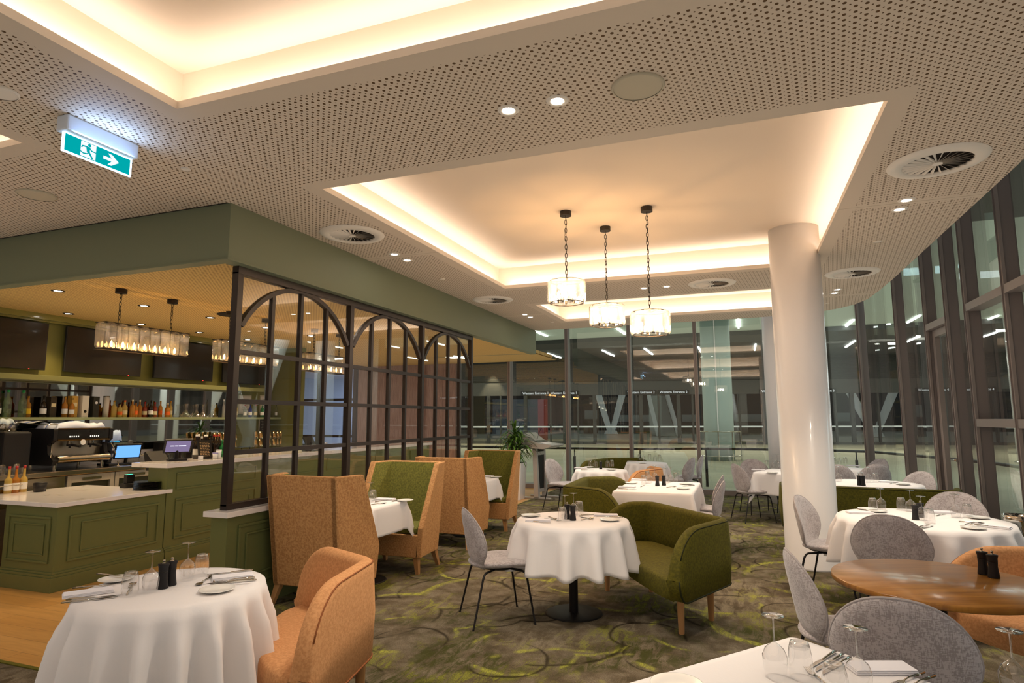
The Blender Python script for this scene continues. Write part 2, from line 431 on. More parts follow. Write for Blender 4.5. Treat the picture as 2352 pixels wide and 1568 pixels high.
m=MB(); slab(m,outer,holes,CEIL)
pr=[c[:4] for c in COFFERS]
M_perf=perforated('perforated ceiling board',CEILC,HOLEC,rects=pr,border=.13,jy=(5.95,10.3))
struct(m.build('ceiling',M_perf))
# back of the board, edge upstands and the coffer boxes
m=MB(); slab(m,outer,[rect(c[0]-.16,c[1]+.16,c[2]-.16,c[3]+.16) for c in COFFERS],CEIL+.02,flip=True)
for i in range(len(edge)-1):
    (ax,ay),(bx,by)=edge[i],edge[i+1]; m.add([(ax,ay,CEIL),(bx,by,CEIL),(bx,by,CEIL+.42),(ax,ay,CEIL+.42)],[(0,1,2,3)])
struct(m.build('trim_2',M_lip))
for i,(x0,x1,y0,y1,k) in enumerate(COFFERS):
    m=MB(); w=.16
    t=.018; u0,u1,v0,v1=x0-t,x1+t,y0-t,y1+t
    for (a,b_,c_,d_) in ((x0-w,x1+w,y0-w,v0),(x0-w,x1+w,v1,y1+w),(x0-w,u0,v0,v1),(u1,x1+w,v0,v1)): m.box(a,b_,c_,d_,CEIL+.001,CEIL+.022)
    for (a,b_,c_,d_) in ((x0-t,x1+t,y0-t,y0),(x0-t,x1+t,y1,y1+t),(x0-t,x0,y0,y1),(x1,x1+t,y0,y1)): m.box(a,b_,c_,d_,CEIL+.0005,CEIL+.048)
    struct(m.build('trim_%d'%(3+i),M_lip))
    m=MB(); X0,X1,Y0,Y1=x0-w,x1+w,y0-w,y1+w; z0,z1=CEIL+.02,RECESS
    vs=[(X0,Y0,z0),(X1,Y0,z0),(X1,Y1,z0),(X0,Y1,z0),(X0,Y0,z1),(X1,Y0,z1),(X1,Y1,z1),(X0,Y1,z1)]
    m.add(vs,[(0,4,5,1),(1,5,6,2),(2,6,7,3),(3,7,4,0),(4,7,6,5)])
    struct(m.build('ceiling_%d'%(2+i),M_plaster))
# high void above the glazing
m=MB(); m.box(-14,6,-3.6,14.4,6.2,6.3); m.box(-14,2.2,-3.6,12.3,CEIL+.5,CEIL+.55); struct(m.build('ceiling_6',mat('dark void ceiling','#2d2a28',.9)))

# ---------------------------------------------------------------- bar bulkhead and bar ceiling
BX,BY0,BY1,BZ=-3.98,3.92,12.25,2.94
m=MB()
m.box(-9.2,BX-.06,BY0,BY0+.06,BZ,CEIL); m.box(BX-.06,BX,BY0,BY1,BZ,CEIL); m.box(-6.8,BX-.06,BY1-.06,BY1,BZ,CEIL)
struct(m.build('wall_bulkhead',M_green))
m=MB(); m.box(BX-.13,BX+.012,BY0-.012,BY1+.012,BZ-.012,BZ); m.box(-9.2,BX-.13,BY0-.012,BY0+.10,BZ-.012,BZ); struct(m.build('trim_7',M_green))
m=MB(); m.add([(-9.2,BY0,BZ+.001),(BX,BY0,BZ+.001),(BX,13.8,BZ+.001),(-9.2,13.8,BZ+.001)],[(3,2,1,0)]); m.box(-14,BX-.1,9.2,13.8,BZ+.05,BZ+.12)
M_perfbar=perforated('perforated bar board tinted gold-lit','#c9a764','#8a6832',pitch=.0447,rl=.0105,rs=.0055,rects=())  # same beige board, with the bar's golden lamplight put into its colour
struct(m.build('ceiling_7',M_perfbar))

# ---------------------------------------------------------------- walls behind and beside the camera, bar walls
M_wall=mat('warm grey wall paint','#9c8b76',.8)
m=MB(); m.box(-9.3,3.3,-3.7,-3.6,0,6.2); struct(m.build('wall_south',M_wall))
m=MB(); m.box(-9.3,-9.2,-3.6,3.2,0,3.5); struct(m.build('wall_west',M_wall))
M_barwall=mat('olive bar wall paint','#6f6a35',.5)
TX=-8.38
m=MB(); m.box(-8.6,TX-.03,3.0,9.9,2.11,BZ); m.box(-8.6,-8.47,3.0,9.9,0,2.11); m.box(-8.6,-8.44,8.55,9.9,0,BZ); struct(m.build('wall_bar',M_barwall))
# end wall of the bar with a doorway beyond
m=MB(); m.box(-8.5,-7.75,9.55,9.65,0,BZ); struct(m.build('wall_bar_end',M_barwall))
# ledge cornice over the screens
m=MB(); m.box(TX-.02,TX+.10,3.0,9.3,2.87,BZ); m.box(TX-.02,TX+.05,3.0,9.3,2.845,2.87); struct(m.build('trim_8',mat('green cornice paint','#7c7438',.3,coat=.5)))
# pinkish timber panelled wall and glazed lobby at the far left end
M_pink=mat('rosy timber panelling','#a98d80',.45,col2='#8d7064',nscale=5,stretch=(12,12,.6))
m=MB(); m.box(-9.35,-6.55,13.75,13.95,0,4.0)
for x in (-8.7,-8.05,-7.4,-6.9): m.box(x-.006,x+.006,13.742,13.75,0,3.9)
m.box(-7.42,-7.38,13.70,13.75,0,3.3); struct(m.build('wall_north',M_pink))
m=MB()
for x in (-13.0,-11.75,-10.55,-9.42): m.box(x-.05,x+.05,13.7,13.85,0,3.4)
for z in (.04,1.15,2.1,3.3): m.box(-13,-9.4,13.73,13.82,z-.03,z+.03)
wn=m.build('window_1',M_dark); struct(wn)
m=MB(); m.box(-13,-9.42,13.77,13.78,.05,3.3); m.build('pane',M_window,wn)
m=MB(); m.box(-14.5,-9.35,16.9,17.0,0,3.4); m.box(-9.45,-9.35,13.9,17,0,3.4); m.box(-14.5,-9.3,13.9,17,3.4,3.45); m.box(-14.5,-9.3,13.9,17,-.05,0); struct(m.build('wall_corridor',mat('white corridor wall tinted blue-lit','#aab4c8',.6)))  # white wall, the blue light on it is put into the colour
m=MB(); m.box(-14.1,-14,2.9,14,0,3.4); m.box(-14.1,-8.6,9.0,9.1,0,BZ+.1); struct(m.build('wall_kitchen',mat('dim brown wall','#6b604c',.7)))

# ---------------------------------------------------------------- low partition wall with panel mouldings
def moulding(mb,axis,c,a0,a1,z0,z1,w=.022,d=.016,sign=1):
    """a raised rectangular frame on a vertical face: axis 'x' means the face looks along x at x=c"""
    for (p0,p1,q0,q1) in ((a0,a1,z0,z0+w),(a0,a1,z1-w,z1),(a0,a0+w,z0+w,z1-w),(a1-w,a1,z0+w,z1-w)):
        lo,hi=sorted((c,c+sign*d))
        if axis=='x': mb.box(lo,hi,p0,p1,q0,q1)
        else: mb.box(p0,p1,lo,hi,q0,q1)
m=MB(); m.box(-4.17,-4.0,4.08,9.2,0,.80); m.box(-4.17,-3.985,4.065,9.2,0,.13)
struct(m.build('wall_low_partition',M_panel,bevel=.003))
m=MB()
y=4.2
while y<9.0:
    y2=min(y+1.12,9.1); moulding(m,'x',-4.0,y,y2,.2,.72); moulding(m,'x',-4.0,y+.09,y2-.09,.28,.64,w=.014); y=y2+.08
struct(m.build('trim_9',M_panel,bevel=.003))
m=MB(); m.box(-4.21,-3.955,4.03,9.24,.80,.845); struct(m.build('trim_10',M_marble,bevel=.003))

# ---------------------------------------------------------------- steel framed glass screen with three arches
scr=thing('glass_screen','black steel framed glass screen with three arches on the low green partition','screen',(-4.09,4.12,.845))
SX=0.0; W=5.05; HT=2.93-.845
bays=[(0,1.70),(1.70,3.37),(3.37,W)]
fr=MB(); D=.028
def bar(mb,y0,y1,z0,z1,d=D): mb.box(-d,d,y0,y1,z0,z1)
bar(fr,0,W,0,.05,.035); bar(fr,0,W,HT-.07,HT,.035)
for y in (0,1.70-.03,3.37-.03,W-.065): bar(fr,y,y+.065,.03,HT-.05,.0338)
fr.build('outer_frame',M_dark,scr,bevel=.003)
for (b0,b1) in bays:
    mu=MB(); a,b=b0+(.065 if b0==0 else .035),b1-(.065 if b1==W else .03); wd=b-a
    for z in (1.317-.845,1.751-.845,2.182-.845): bar(mu,a,b,z-.02,z+.02,.0232)
    cyy=(a+b)/2
    # arch: springing at z 2.46, crown at 2.86
    zs,zc=2.42-.845,HT-.05; hh=zc-zs; RR=(wd*wd/4+hh*hh)/(2*hh); aa=math.asin(min(1,wd/2/RR))
    def arch(tt): q=aa*(2*tt/PI-1); return cyy+RR*math.sin(q), zc-RR+RR*math.cos(q)
    for k in (1,2,3):
        yy=a+wd*k/4; u=abs((yy-cyy)/(wd/2)); top=zc-RR+math.sqrt(RR*RR-(yy-cyy)**2)
        bar(mu,yy-.02,yy+.02,.05,top-.005,.0212)
    N=28; w_=.042
    def sec(i,j):
        tt=PI*i/(N-1); y0,z0=arch(tt); q=aa*(2*tt/PI-1); ny,nz=math.sin(q),math.cos(q)
        k=(0,1,1,0)[j]; x=(-.026,-.026,.026,.026)[j]
        return (x,y0-ny*w_*k,z0-nz*w_*k)
    mu.grid(sec,N,4,False,True,False)
    mu.build('muntin_arch',M_dark,scr)
    g=MB(); g.box(-.004,.004,a,b,.05,HT-.07); g.build('glass_pane',M_screen,scr)

# ---------------------------------------------------------------- curtain wall
GZ=6.0
pts=[(-6.55,13.8),(-5.18,13.8),(-3.75,13.8),(-2.31,13.8),(-.88,13.8),(.56,13.78),(1.52,13.6),(2.13,13.14),(2.46,11.75),(2.56,10.43),(2.58,9.53),(2.58,8.79),(2.58,7.61),(2.58,6.2),(2.58,4.8),(2.58,3.4),(2.58,2.0),(2.58,.6),(2.58,-.8),(2.58,-2.2),(2.58,-3.6)]
cw=None
def outn(i):
    a=Vector(pts[max(i-1,0)]); b=Vector(pts[min(i+1,len(pts)-1)]); d=(b-a).normalized(); return Vector((-d.y,d.x))
win=0
for i,p in enumerate(pts):
    n=outn(i); t=Vector((n.y,-n.x)); ang=math.atan2(n.y,n.x)-PI/2
    m=MB(); dep=.24 if i<6 else .155; wd=.075
    T=Matrix.Translation((p[0],p[1],0))@Matrix.Rotation(ang,4,'Z')
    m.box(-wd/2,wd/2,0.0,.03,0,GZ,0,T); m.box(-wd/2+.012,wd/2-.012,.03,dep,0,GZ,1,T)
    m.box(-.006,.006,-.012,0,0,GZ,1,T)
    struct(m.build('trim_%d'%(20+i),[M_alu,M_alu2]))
for i in range(len(pts)-1):
    a=Vector(pts[i]); b=Vector(pts[i+1]); d=b-a; L=d.length; ang=math.atan2(d.y,d.x)
    T=Matrix.Translation((a.x,a.y,0))@Matrix.Rotation(ang,4,'Z')   # local x along the wall, +y outwards
    m=MB(); door=(i==9)
    gd=.22 if i<6 else .14
    m.box(.03,L-.03,.0,gd,0,.10,0,T)
    m.box(.03,L-.03,gd-.04,gd+.04,GZ-.1,GZ,1,T)
    if 7<=i: 
        pass
    if i==8 or i==9 or i==7: tz=[2.88] if i==9 else []
    elif i>=11: tz=[2.90,1.53]
    else: tz=[]
    for z in tz: m.box(.03,L-.03,.0,gd+.03,z-.045,z+.045,0,T)
    win+=1
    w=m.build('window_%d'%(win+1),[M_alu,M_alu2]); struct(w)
    g=MB(); g.box(.03,L-.03,gd,gd+.015,.10,GZ-.1,0,T); g.build('pane',M_window,w)
    if door:
        m=MB()
        for (x0,x1,z0,z1) in ((.05,.15,.1,2.83),(L-.14,L-.04,.1,2.83),(.15,L-.14,2.73,2.83),(.15,L-.14,.1,.3)): m.box(x0,x1,.07,.13,z0,z1,0,T)
        dd=m.build('door_1',[M_alu,M_alu2]); struct(dd)
        m=MB(); m.add([],[]); p0=T@Vector((L-.12,.0,1.04)); p1=T@Vector((L-.26,.0,1.04)); m.cyl(p0,p1,.011); m.cyl(T@Vector((L-.10,.07,1.04)),T@Vector((L-.10,.0,1.04)),.02); m.cyl(T@Vector((L-.10,.07,1.16)),T@Vector((L-.10,.04,1.16)),.016)
        m.build('door_handle',M_chrome,dd)

# ---------------------------------------------------------------- round columns
m=MB(); m.lathe([(.285,0),(.272,.02),(.268,RECESS)],48,(.655,7.66,0)); struct(m.build('wall_column',M_white)).name='round_column'
bpy.data.objects['round_column']['kind']='structure'
m=MB(); m.lathe([(.28,0),(.28,GZ+.2)],40,(.73,13.0,0)); struct(m.build('round_column',M_white))

# ---------------------------------------------------------------- outdoors: paving, canopy, terminal front
M_pave=pavement()
m=MB(); m.box(-45,40,14.4,47,-.08,-.03); m.box(3.1,40,-10,14.4,-.08,-.03); m.box(-45,-14.1,-10,14.4,-.08,-.03); struct(m.build('ground',M_pave))
M_canopy=mat('pale canopy soffit','#b9c4b6',.7); M_slat=mat('dark slatted soffit','#3c3d3a',.6)
m=MB(); m.box(-45,40,14.7,30,5.55,5.7); struct(m.build('ceiling_8',M_canopy)); m=MB(); m.box(3.6,40,-10,14.7,5.55,5.7); struct(m.build('ceiling_11',mat('grey canopy soffit','#4d524c',.7)))
m=MB(); m.box(-45,40,30,60,5.35,5.55)
struct(m.build('ceiling_9',M_slat))
FO=Vector((-30,34.4)); FA=math.radians(12); FU=Vector((math.cos(FA),math.sin(FA)))
def fs(px):      # distance along the terminal front seen at column px
    d=_f+_r*((px-1176)/CAM_F)-_u*((965-784)/CAM_F); D=Vector((d.x,d.y))
    return (-(FO.x*D.y-FO.y*D.x))/(FU.x*D.y-FU.y*D.x)
FT=Matrix.Translation((FO.x,FO.y,0))@Matrix.Rotation(FA,4,'Z')
M_fr=mat('charcoal shopfront frame','#3a3b39',.5); M_frd=mat('dark grey facade boards','#4a4a46',.6)
m=MB(); m.box(-20,75,0,.3,3.05,3.9,0,FT)
for k in range(22):
    z=3.95+k*.075; m.box(-20,75,-.03,.05,z,z+.05,1,FT)
m.box(-20,75,.05,.3,3.9,5.6,1,FT)
m.box(-20,75,0,.2,-.05,.12,0,FT)
struct(m.build('wall_terminal',[M_frd,M_slat]))
frames=[]
s=10.0; k=0
posts=sorted([fs(p) for p in (1085,1122,1150,1207,1265,1297,1328,1366,1446,1473,1514,1560,1592,1656,1700,1757,1800,1850,1921,1960,2020,2100,2175,2230,2290)])
m=MB()
for i,x in enumerate(posts):
    w=.22 if i%2 else .10
    m.box(x-w/2,x+w/2,-.05,.18,0,3.05,0,FT)
struct(m.build('trim_11',M_fr))
m=MB(); m.box(-20,75,.05,.07,.12,3.05,0,FT); wt=m.build('window_40',M_screen); struct(wt)
m=MB(); m.box(-20,75,.02,.045,1.0,1.09,0,FT); m.build('safety_stripe',mat('white safety stripe','#dfe5e2',.5),wt)
m=MB()
for x in posts[1::2]:
    for z in (.35,1.35,2.75): m.cyl(FT@Vector((x+.05,-.09,z)),FT@Vector((x+.05,-.09,z+.18)),.014,n=6)
m.build('door_pull',M_chrome,wt)
M_sign=mat('black sign plate','#131415',.4); M_txt=emat('lit white lettering','#e8ecea',.75)
def text(body,size,parent,loc,rot,mt,ext=.002,align='CENTER'):
    c=bpy.data.curves.new('lettering','FONT'); c.body=body; c.size=size; c.extrude=ext; c.align_x=align; c.align_y='CENTER'; c.resolution_u=3; c.offset=size*.012
    t_=bpy.data.objects.new('lettering',c); COL.objects.link(t_); bpy.context.view_layer.update()
    me=bpy.data.meshes.new_from_object(t_.evaluated_get(bpy.context.evaluated_depsgraph_get())); bpy.data.objects.remove(t_); bpy.data.curves.remove(c)
    me.materials.clear(); me.materials.append(mt); o=bpy.data.objects.new('lettering',me); COL.objects.link(o); o.location=loc; o.rotation_euler=rot
    if parent is not None: o.parent=parent
    return o
sg=[(1231,'Western Entrance 1','black door sign reading Western Entrance 1 over the darkest doors'),(1296,'Western Entrance 1','second black sign reading Western Entrance 1, behind the pendant reflections'),
    (1474,'Western Entrance 2','black Western Entrance 2 sign partly hidden by the glazing post'),(1549,'Western Entrance 2','black Western Entrance 2 sign above the staircase'),
    (1785,'Western Entrance 3','black Western Entrance 3 sign mostly hidden by the white columns'),(1886,'Western Entrance 3','black Western Entrance 3 sign just clear of the big column'),
    (2148,'Western Entrance 4','black Western Entrance 4 sign cut by the door fins'),(2252,'Western Entrance 4','black Western Entrance 4 sign seen through the last tall window')]
for px,t,lb in sg:
    x=fs(px); r_=thing('entrance_sign',lb,'sign',tuple(FT@Vector((x,-.02,3.19))),FA,'entrance signs on the terminal front')
    m=MB(); m.box(-.95,.95,-.06,0,-.135,.135); m.build('sign_plate',M_sign,r_)
    text(t,.205,r_,(0,-.065,0),(PI/2,0,0),M_txt)
# inside the terminal
m=MB(); m.box(-60,70,46,90,-.08,-.04); m.box(-60,20,36.5,46,-.075,-.05); struct(m.build('ground_terminal',mat('polished terminal floor','#7d8582',.3)))
m=MB(); m.box(-60,70,80,80.3,0,9); m.box(-60,-24,60,60.3,0,9); struct(m.build('wall_terminal_back',mat('deep blue grey wall','#23282c',.8)))
m=MB(); m.box(-60,70,46,80,7.0,7.2); struct(m.build('ceiling_10',mat('terminal ceiling','#596061',.8)))
def ray2(px,Y):
    d=_f+_r*((px-1176)/CAM_F)-_u*((965-784)/CAM_F); return d.x/d.y*Y
M_tw=mat('white painted strut','#c9d1cc',.5)
def vcol(px,Y,sp,label):
    r_=thing('splayed_column',label,'column',(ray2(px,Y),Y,0),CAM_YAW)
    m=MB(); m.cyl((0,0,0),(0,0,.35),.7,.55,20); m.build('base',M_tw,r_)
    for s_,nm in ((-1,0),(1,0)): 
        m=MB(); m.cyl((s_*.1,0,.2),(s_*sp,0,7),.26,.40,16); m.build('strut',M_tw,r_)
vcol(1403,62,2.1,'white V shaped column standing inside the terminal hall'); 
vcol(1972+35,58,3.4,'white leaning column inside the terminal near entrance 4')
r_=thing('staircase','staircase with white balustrades inside the terminal behind entrance 2','staircase',(ray2(1531,56),56,0),CAM_YAW-.1)
m=MB()
for k in range(22): m.box(-.75,.75,k*.28,k*.28+.28,0,.17*(k+1))
m.build('steps',mat('grey steps','#8a918c',.6),r_)
for s_ in (-1,1):
    m=MB(); m.add([(s_*.8,-.2,0),(s_*.8,-.2,1.0),(s_*.8,6,4.9),(s_*.8,6,3.6),(s_*.95,-.2,0),(s_*.95,-.2,1.0),(s_*.95,6,4.9),(s_*.95,6,3.6)],[(0,1,2,3),(7,6,5,4),(0,4,5,1),(1,5,6,2),(2,6,7,3),(3,7,4,0)]); m.build('balustrade',M_tw,r_)
m=MB(); x=ray2(1246,44); m.box(x-.35,x+.35,44,44.2,0,3.0); tag(m.build('red_panel',mat('red panel','#8e1f1c',.6)),'tall red panel standing behind the entrance 1 glass','panel')
for (p0,p1,Y,h,lb) in ((1340,1368,64,2.4,'dark kiosk in the terminal beside the V column'),(1415,1500,66,1.9,'long dark check-in counter behind the V column'),(1565,1600,64,1.9,'dark counter beyond the staircase in the terminal'),(1690,1760,64,1.9,'dark counter behind the outdoor column'),(1925,1962,62,2.0,'dark counter seen between the column and first curved mullion'),(2090,2125,60,2.6,'tall dark kiosk seen near entrance 4')):
    r_=thing('service_counter',lb,'counter',((ray2(p0,Y)+ray2(p1,Y))/2,Y,0),0,'dark counters in the terminal'); w=ray2(p1,Y)-ray2(p0,Y)
    m=MB(); m.box(-w/2,w/2,0,1,0,h*.55); m.build('base',mat('dark counter','#14171a',.4),r_)
    m=MB(); m.box(-w/2,w/2,.6,.8,h*.62,h); m.build('screen_panel',mat('grey glass screen','#6b7674',.4),r_)
# canopy line lights
M_led=emat('white line light',(.95,1,.93),14)
lines=[(-8.65,26.4,28.4),(-5.0,27,29),(.05,26.3,28.8),(4.45,28.1,30.7),(6.7,27.8,29.8),(-12.5,27,30),(-10.4,34.2,37.0),(-7.08,33.7,37.1),(-4.78,33.7,37.0),(-2.0,34,37),(.84,33.8,36.8),(3.2,34,37),(5.4,34.1,37.1),(7.9,33.5,36.5),(9.6,29,32),(10.8,33,36),(12.6,26,29),(13.5,31,34),(-14,33,36),(-17,30,33)]
row={}
for i,(x,y0,y1) in enumerate(lines):
    m=MB(); zz=5.5 if y0<30 else 5.295; m.box(-.035,.035,-(y1-y0)/2,(y1-y0)/2,0,.05)
    b_=m.build('line_light',M_led,loc=(x,(y0+y1)/2,zz)); 
    rw='nearer' if y0<30 else 'further'; k_=sum(1 for a in lines if ('nearer' if a[1]<30 else 'further')==rw and a[0]<=x)
    tag(b_,'%s thin white line light from the bar end in the %s outdoor row'%(ORD[k_-1],rw),'light',group='line lights under the canopy')
spot('facade_downlight',tuple(FT@Vector((fs(1133),-.5,5.25))),700,(1,.8,.5),1.0,.5)
# big outdoor column with its guard rail
cxy=Vector(at(1653,1056)); cxy.y+=.5
r_=thing('outdoor_column','large pale round column standing outside on the paving','column',(cxy.x,cxy.y,-.03))
m=MB(); m.lathe([(.56,0),(.56,5.6)],32); m.build('shaft',mat('pale grey green concrete','#aab8b0',.6),r_)
m=MB(); m.box(-.02,.02,-.60,-.56,0,5.6); m.build('cover_strip',M_white,r_)
r_=thing('column_guard','curved steel guard rail wrapped around the outdoor column','rail',(cxy.x,cxy.y,-.03))
arc=[(.80*math.cos(a),.80*math.sin(a)) for a in [PI+PI*i/14 for i in range(15)]]
for z in (1.1,.18): m=MB(); m.tube([(a,b,z) for a,b in arc],.025,8); m.build('rail',M_chrome,r_)
for k in (0,4,7,10,14): m=MB(); m.cyl((arc[k][0],arc[k][1],0),(arc[k][0],arc[k][1],1.1),.022); m.build('post',M_chrome,r_)
# struts and columns out on the side walk that the bar mirror shows
for (x,y,lb) in ((8.5,22,'white round canopy column standing outside beyond the door, seen in the bar mirror'),(9.5,27,'second white round canopy column outside, further off in the bar mirror')):
    r_=thing('canopy_column',lb,'column',(x,y,-.03)); m=MB(); m.lathe([(.42,0),(.42,5.55)],28); m.build('shaft',M_white,r_); m=MB(); m.lathe([(.50,0),(.50,.05),(.43,.08)],28); m.build('base_ring',M_chrome,r_)
for (x,y,s_,lb) in ((9.3,18.3,1,'white slanting strut outside, nearest the door, seen in the bar mirror'),(9.3,19.2,-1,'white strut slanting the other way outside, seen in the bar mirror'),(9.3,24.3,1,'far white slanting strut outside, seen in the bar mirror')):
    r_=thing('slanting_strut',lb,'strut',(x,y,-.03)); m=MB(); m.cyl((0,0,0),(.3,s_*2.6,5.55),.20,.30,16); m.build('tube',M_white,r_); m=MB(); m.cyl((0,0,0),(0,0,.25),.34,.3,16); m.build('foot',M_white,r_)
# hand rail along the outside of the glazing
rp=[(-14,15.0)]+[at(x,y,.86) for x,y in ((1120,1029),(1250,1030),(1450,1031),(1600,1030),(1700,1031),(1760,1032),(1900,1034),(2000,1037))]+[(3.35,13.4),(3.75,12.2),(3.9,10.5),(3.9,8),(3.9,-3)]
rp=[(x,max(y,15.0) if x<1.5 else y) for x,y in rp]
r_=thing('hand_rail','dark steel hand rail running outside the curved glazing','rail',(0,0,-.03))
m=MB(); m.tube([(x,y,.89) for x,y in rp],.028,8); m.build('rail',M_black,r_)
def along(P,s):
    for a,b in zip(P,P[1:]):
        L=math.dist(a,b)
        if s<=L: return (a[0]+(b[0]-a[0])*s/L,a[1]+(b[1]-a[1])*s/L)
        s-=L
    return P[-1]
Lr=sum(math.dist(a,b) for a,b in zip(rp,rp[1:])); s=.5
while s<Lr:
    x,y=along(rp,s); m=MB(); m.cyl((x,y,0),(x,y,.70),.032,n=10); m.cyl((x,y,.7),(x,y,.89),.014,n=8); m.build('post',M_black,r_); s+=1.6

# ---------------------------------------------------------------- ceiling fittings
M_trim=mat('cream fitting','#ddd0bd',.5); M_lamp=emat('downlight lamp',(1,.93,.84),30)
def mk_down(ring):
    def f():
        r_=thing('downlight','', 'downlight')
        m=MB(); m.lathe([(.037,-.002),(.042,-.007),(.060,-.006),(.066,.0)],24,close=True); m.build('ring',ring,r_)
        m=MB(); m.lathe([(.038,-.003),(0.0001,-.003)],24,close=True); m.build('lens',M_lamp,r_); return r_
    return f
Kd=Kind(mk_down(M_trim)); Kb=Kind(mk_down(M_black))
DL=[(-1.22,3.262,'ceiling downlight ahead of the coffers, further from the round speaker'),(-.916,3.256,'ceiling downlight ahead of the coffers, next to the round speaker'),
 (-3.55,5.85,'downlight by the long air diffuser over the green bulkhead, nearer the diffuser'),(-3.55,6.13,'downlight over the green bulkhead, second one after the air diffuser'),
 (-3.515,10.2,'first of two far downlights near the end of the green bulkhead'),(-3.515,10.5,'last downlight at the far end of the green bulkhead'),
 (-1.21,8.69,'downlight between the two coffers, behind the pendant chain'),(-.9,8.69,'downlight between the two coffers, clear of the pendant chain'),
 (1.39,5.88,'downlight in front of the ceiling joint beside the glazing'),(1.39,6.13,'downlight just past the ceiling joint beside the glazing'),
 (1.37,9.79,'far downlight beyond the second glazing side diffuser, nearer one'),(1.37,10.06,'furthest downlight beside the curved ceiling edge')]
for x,y,lb in DL:
    Kd((x,y,CEIL),0,lb,'ceiling downlights'); spot('downlight_beam',(x,y,CEIL-.02),95,(1,.88,.72),1.5,.8,.05)
BD=[(-6.66,4.32),(-6.6,5.27),(-6.56,6.22),(-6.53,7.2),(-6.5,8.2),(-7.98,5.33),(-7.92,6.3),(-7.85,7.25),(-7.8,8.2)]
for i,(x,y) in enumerate(BD):
    Kb((x,y,BZ),0,'bar ceiling downlight, %s in the row %s'%(('first','second','third','fourth','last')[i%5 if i<5 else i-5],'above the bar counter' if i<5 else 'nearest the wall screens'),'bar ceiling downlights')
    spot('bar_downlight_beam',(x,y,BZ-.02),46,(1,.74,.40),1.7,.7,.05)
def mk_diff():
    r_=thing('air_diffuser','','vent')
    m=MB(); m.lathe([(.215,-.003),(.222,-.022),(.30,-.012),(.315,.0)],48,close=True); m.build('rim',M_trim,r_)
    m=MB(); m.lathe([(.225,-.002),(0.001,-.002)],32,close=True); m.build('duct',mat('dark duct','#1d1713',.9),r_)
    m=MB()
    for k in range(24):
        a=2*PI*k/24; T=Matrix.Rotation(a,4,'Z'); m.add([(.03,-.003,-.018),(.218,-.012,-.018),(.218,.006,-.006),(.03,.004,-.006)],[(0,1,2,3)],False,0,T)
    m.cyl((0,0,-.02),(0,0,-.003),.034,n=20); m.build('blade',M_trim,r_); return r_
Kv=Kind(mk_diff)
for x,y,lb in ((1.4,5.04,'large round air diffuser nearest the glazing fins'),(-3.55,5.05,'round air diffuser between the big coffer and green bulkhead'),(-3.53,8.72,'smaller looking round air diffuser far along the green bulkhead'),(1.4,8.7,'round air diffuser beside the big white column, near the curved edge'),(-.3,8.7,'faint round air diffuser between the two far coffers')):
    Kv((x,y,CEIL-.0015),.2,lb,'round air diffusers')
def disc(name,x,y,r,label,cat,mt,z=CEIL):
    r_=thing(name,label,cat,(x,y,z)); m=MB(); m.lathe([(r,0),(r,-.008),(r*.92,-.012)],32,close=True); m.build('rim',mt,r_); m=MB(); m.lathe([(r*.92,-.009),(.0001,-.010)],32,close=True); m.build('grille',mt,r_)
disc('ceiling_speaker',-.456,3.263,.145,'round ceiling speaker right of the bright twin downlights','speaker',mat('speaker mesh cream','#b9ab90',.8))
disc('ceiling_speaker',-5.307,3.213,.14,'round ceiling speaker above the bar front beyond the exit sign','speaker',mat('speaker mesh cream','#b9ab90',.8))
disc('ceiling_speaker',-6.12,6.13,.17,'black round disc on the gold-lit bar ceiling','speaker',M_blackmatt,BZ)
for x,y,r,lb in ((-3.805,2.064,.09,'white round sensor between the coffer and the small left recess'),(-3.733,3.239,.035,'small sprinkler rose right of the exit sign'),(-3.606,7.145,.035,'small sprinkler rose over the middle of the bulkhead'),(1.41,7.2,.04,'small sprinkler rose over the column side of the ceiling'),(-3.3,11.2,.035,'small sprinkler rose near the far glazing'),(1.37,10.9,.035,'tiny sprinkler rose at the curved ceiling corner')):
    disc('smoke_sensor',x,y,r,lb,'sensor',M_trim)

# exit sign
r_=thing('exit_sign','illuminated green running man exit sign hanging under the ceiling','sign',(-3.745,2.60,CEIL))
m=MB(); m.box(-.05,.05,-.235,.235,-.10,0); m.build('housing',mat('white plastic','#cfd4da',.4),r_,bevel=.01)
m=MB(); m.box(-.004,.004,-.215,.215,-.215,-.10); pn=m.build('panel',emat('exit green',(.0,.40,.42),.75),r_)
m=MB()
for (a,b_,c_,d_) in ((-.221,.221,-.221,-.213),(-.221,.221,-.107,-.098),(-.223,-.213,-.221,-.10),(.213,.223,-.221,-.10)): m.box(-.007,.007,a,b_,c_,d_)
m.build('lit_edge',emat('exit sign edge',(.55,.75,1),3.5),pn)
def flat(mb,poly,x,mi=0):
    n=len(poly); vs=[(x,a,b) for a,b in poly]+[(x+.0015,a,b) for a,b in poly]
    tri=tessellate_polygon([[Vector((a,b,0)) for a,b in poly]])
    mb.add(vs,[(t[0]+n,t[1]+n,t[2]+n) for t in tri]+[(i,(i+1)%n,n+(i+1)%n,n+i) for i in range(n)],False,mi)
m=MB(); flat(m,[(-.115,-.206),(-.02,-.206),(-.02,-.112),(-.115,-.112)],.0045)
flat(m,[(.03,-.150),(.085,-.150),(.06,-.124),(.085,-.124),(.135,-.160),(.085,-.197),(.06,-.197),(.085,-.170),(.03,-.170)],.0045)
m.build('symbol',emat('exit white',(.85,.9,1),.85),pn)
m=MB(); flat(m,[(-.064+.010*math.cos(a),-.126+.010*math.sin(a)) for a in [2*PI*i/12 for i in range(12)]],.0075)
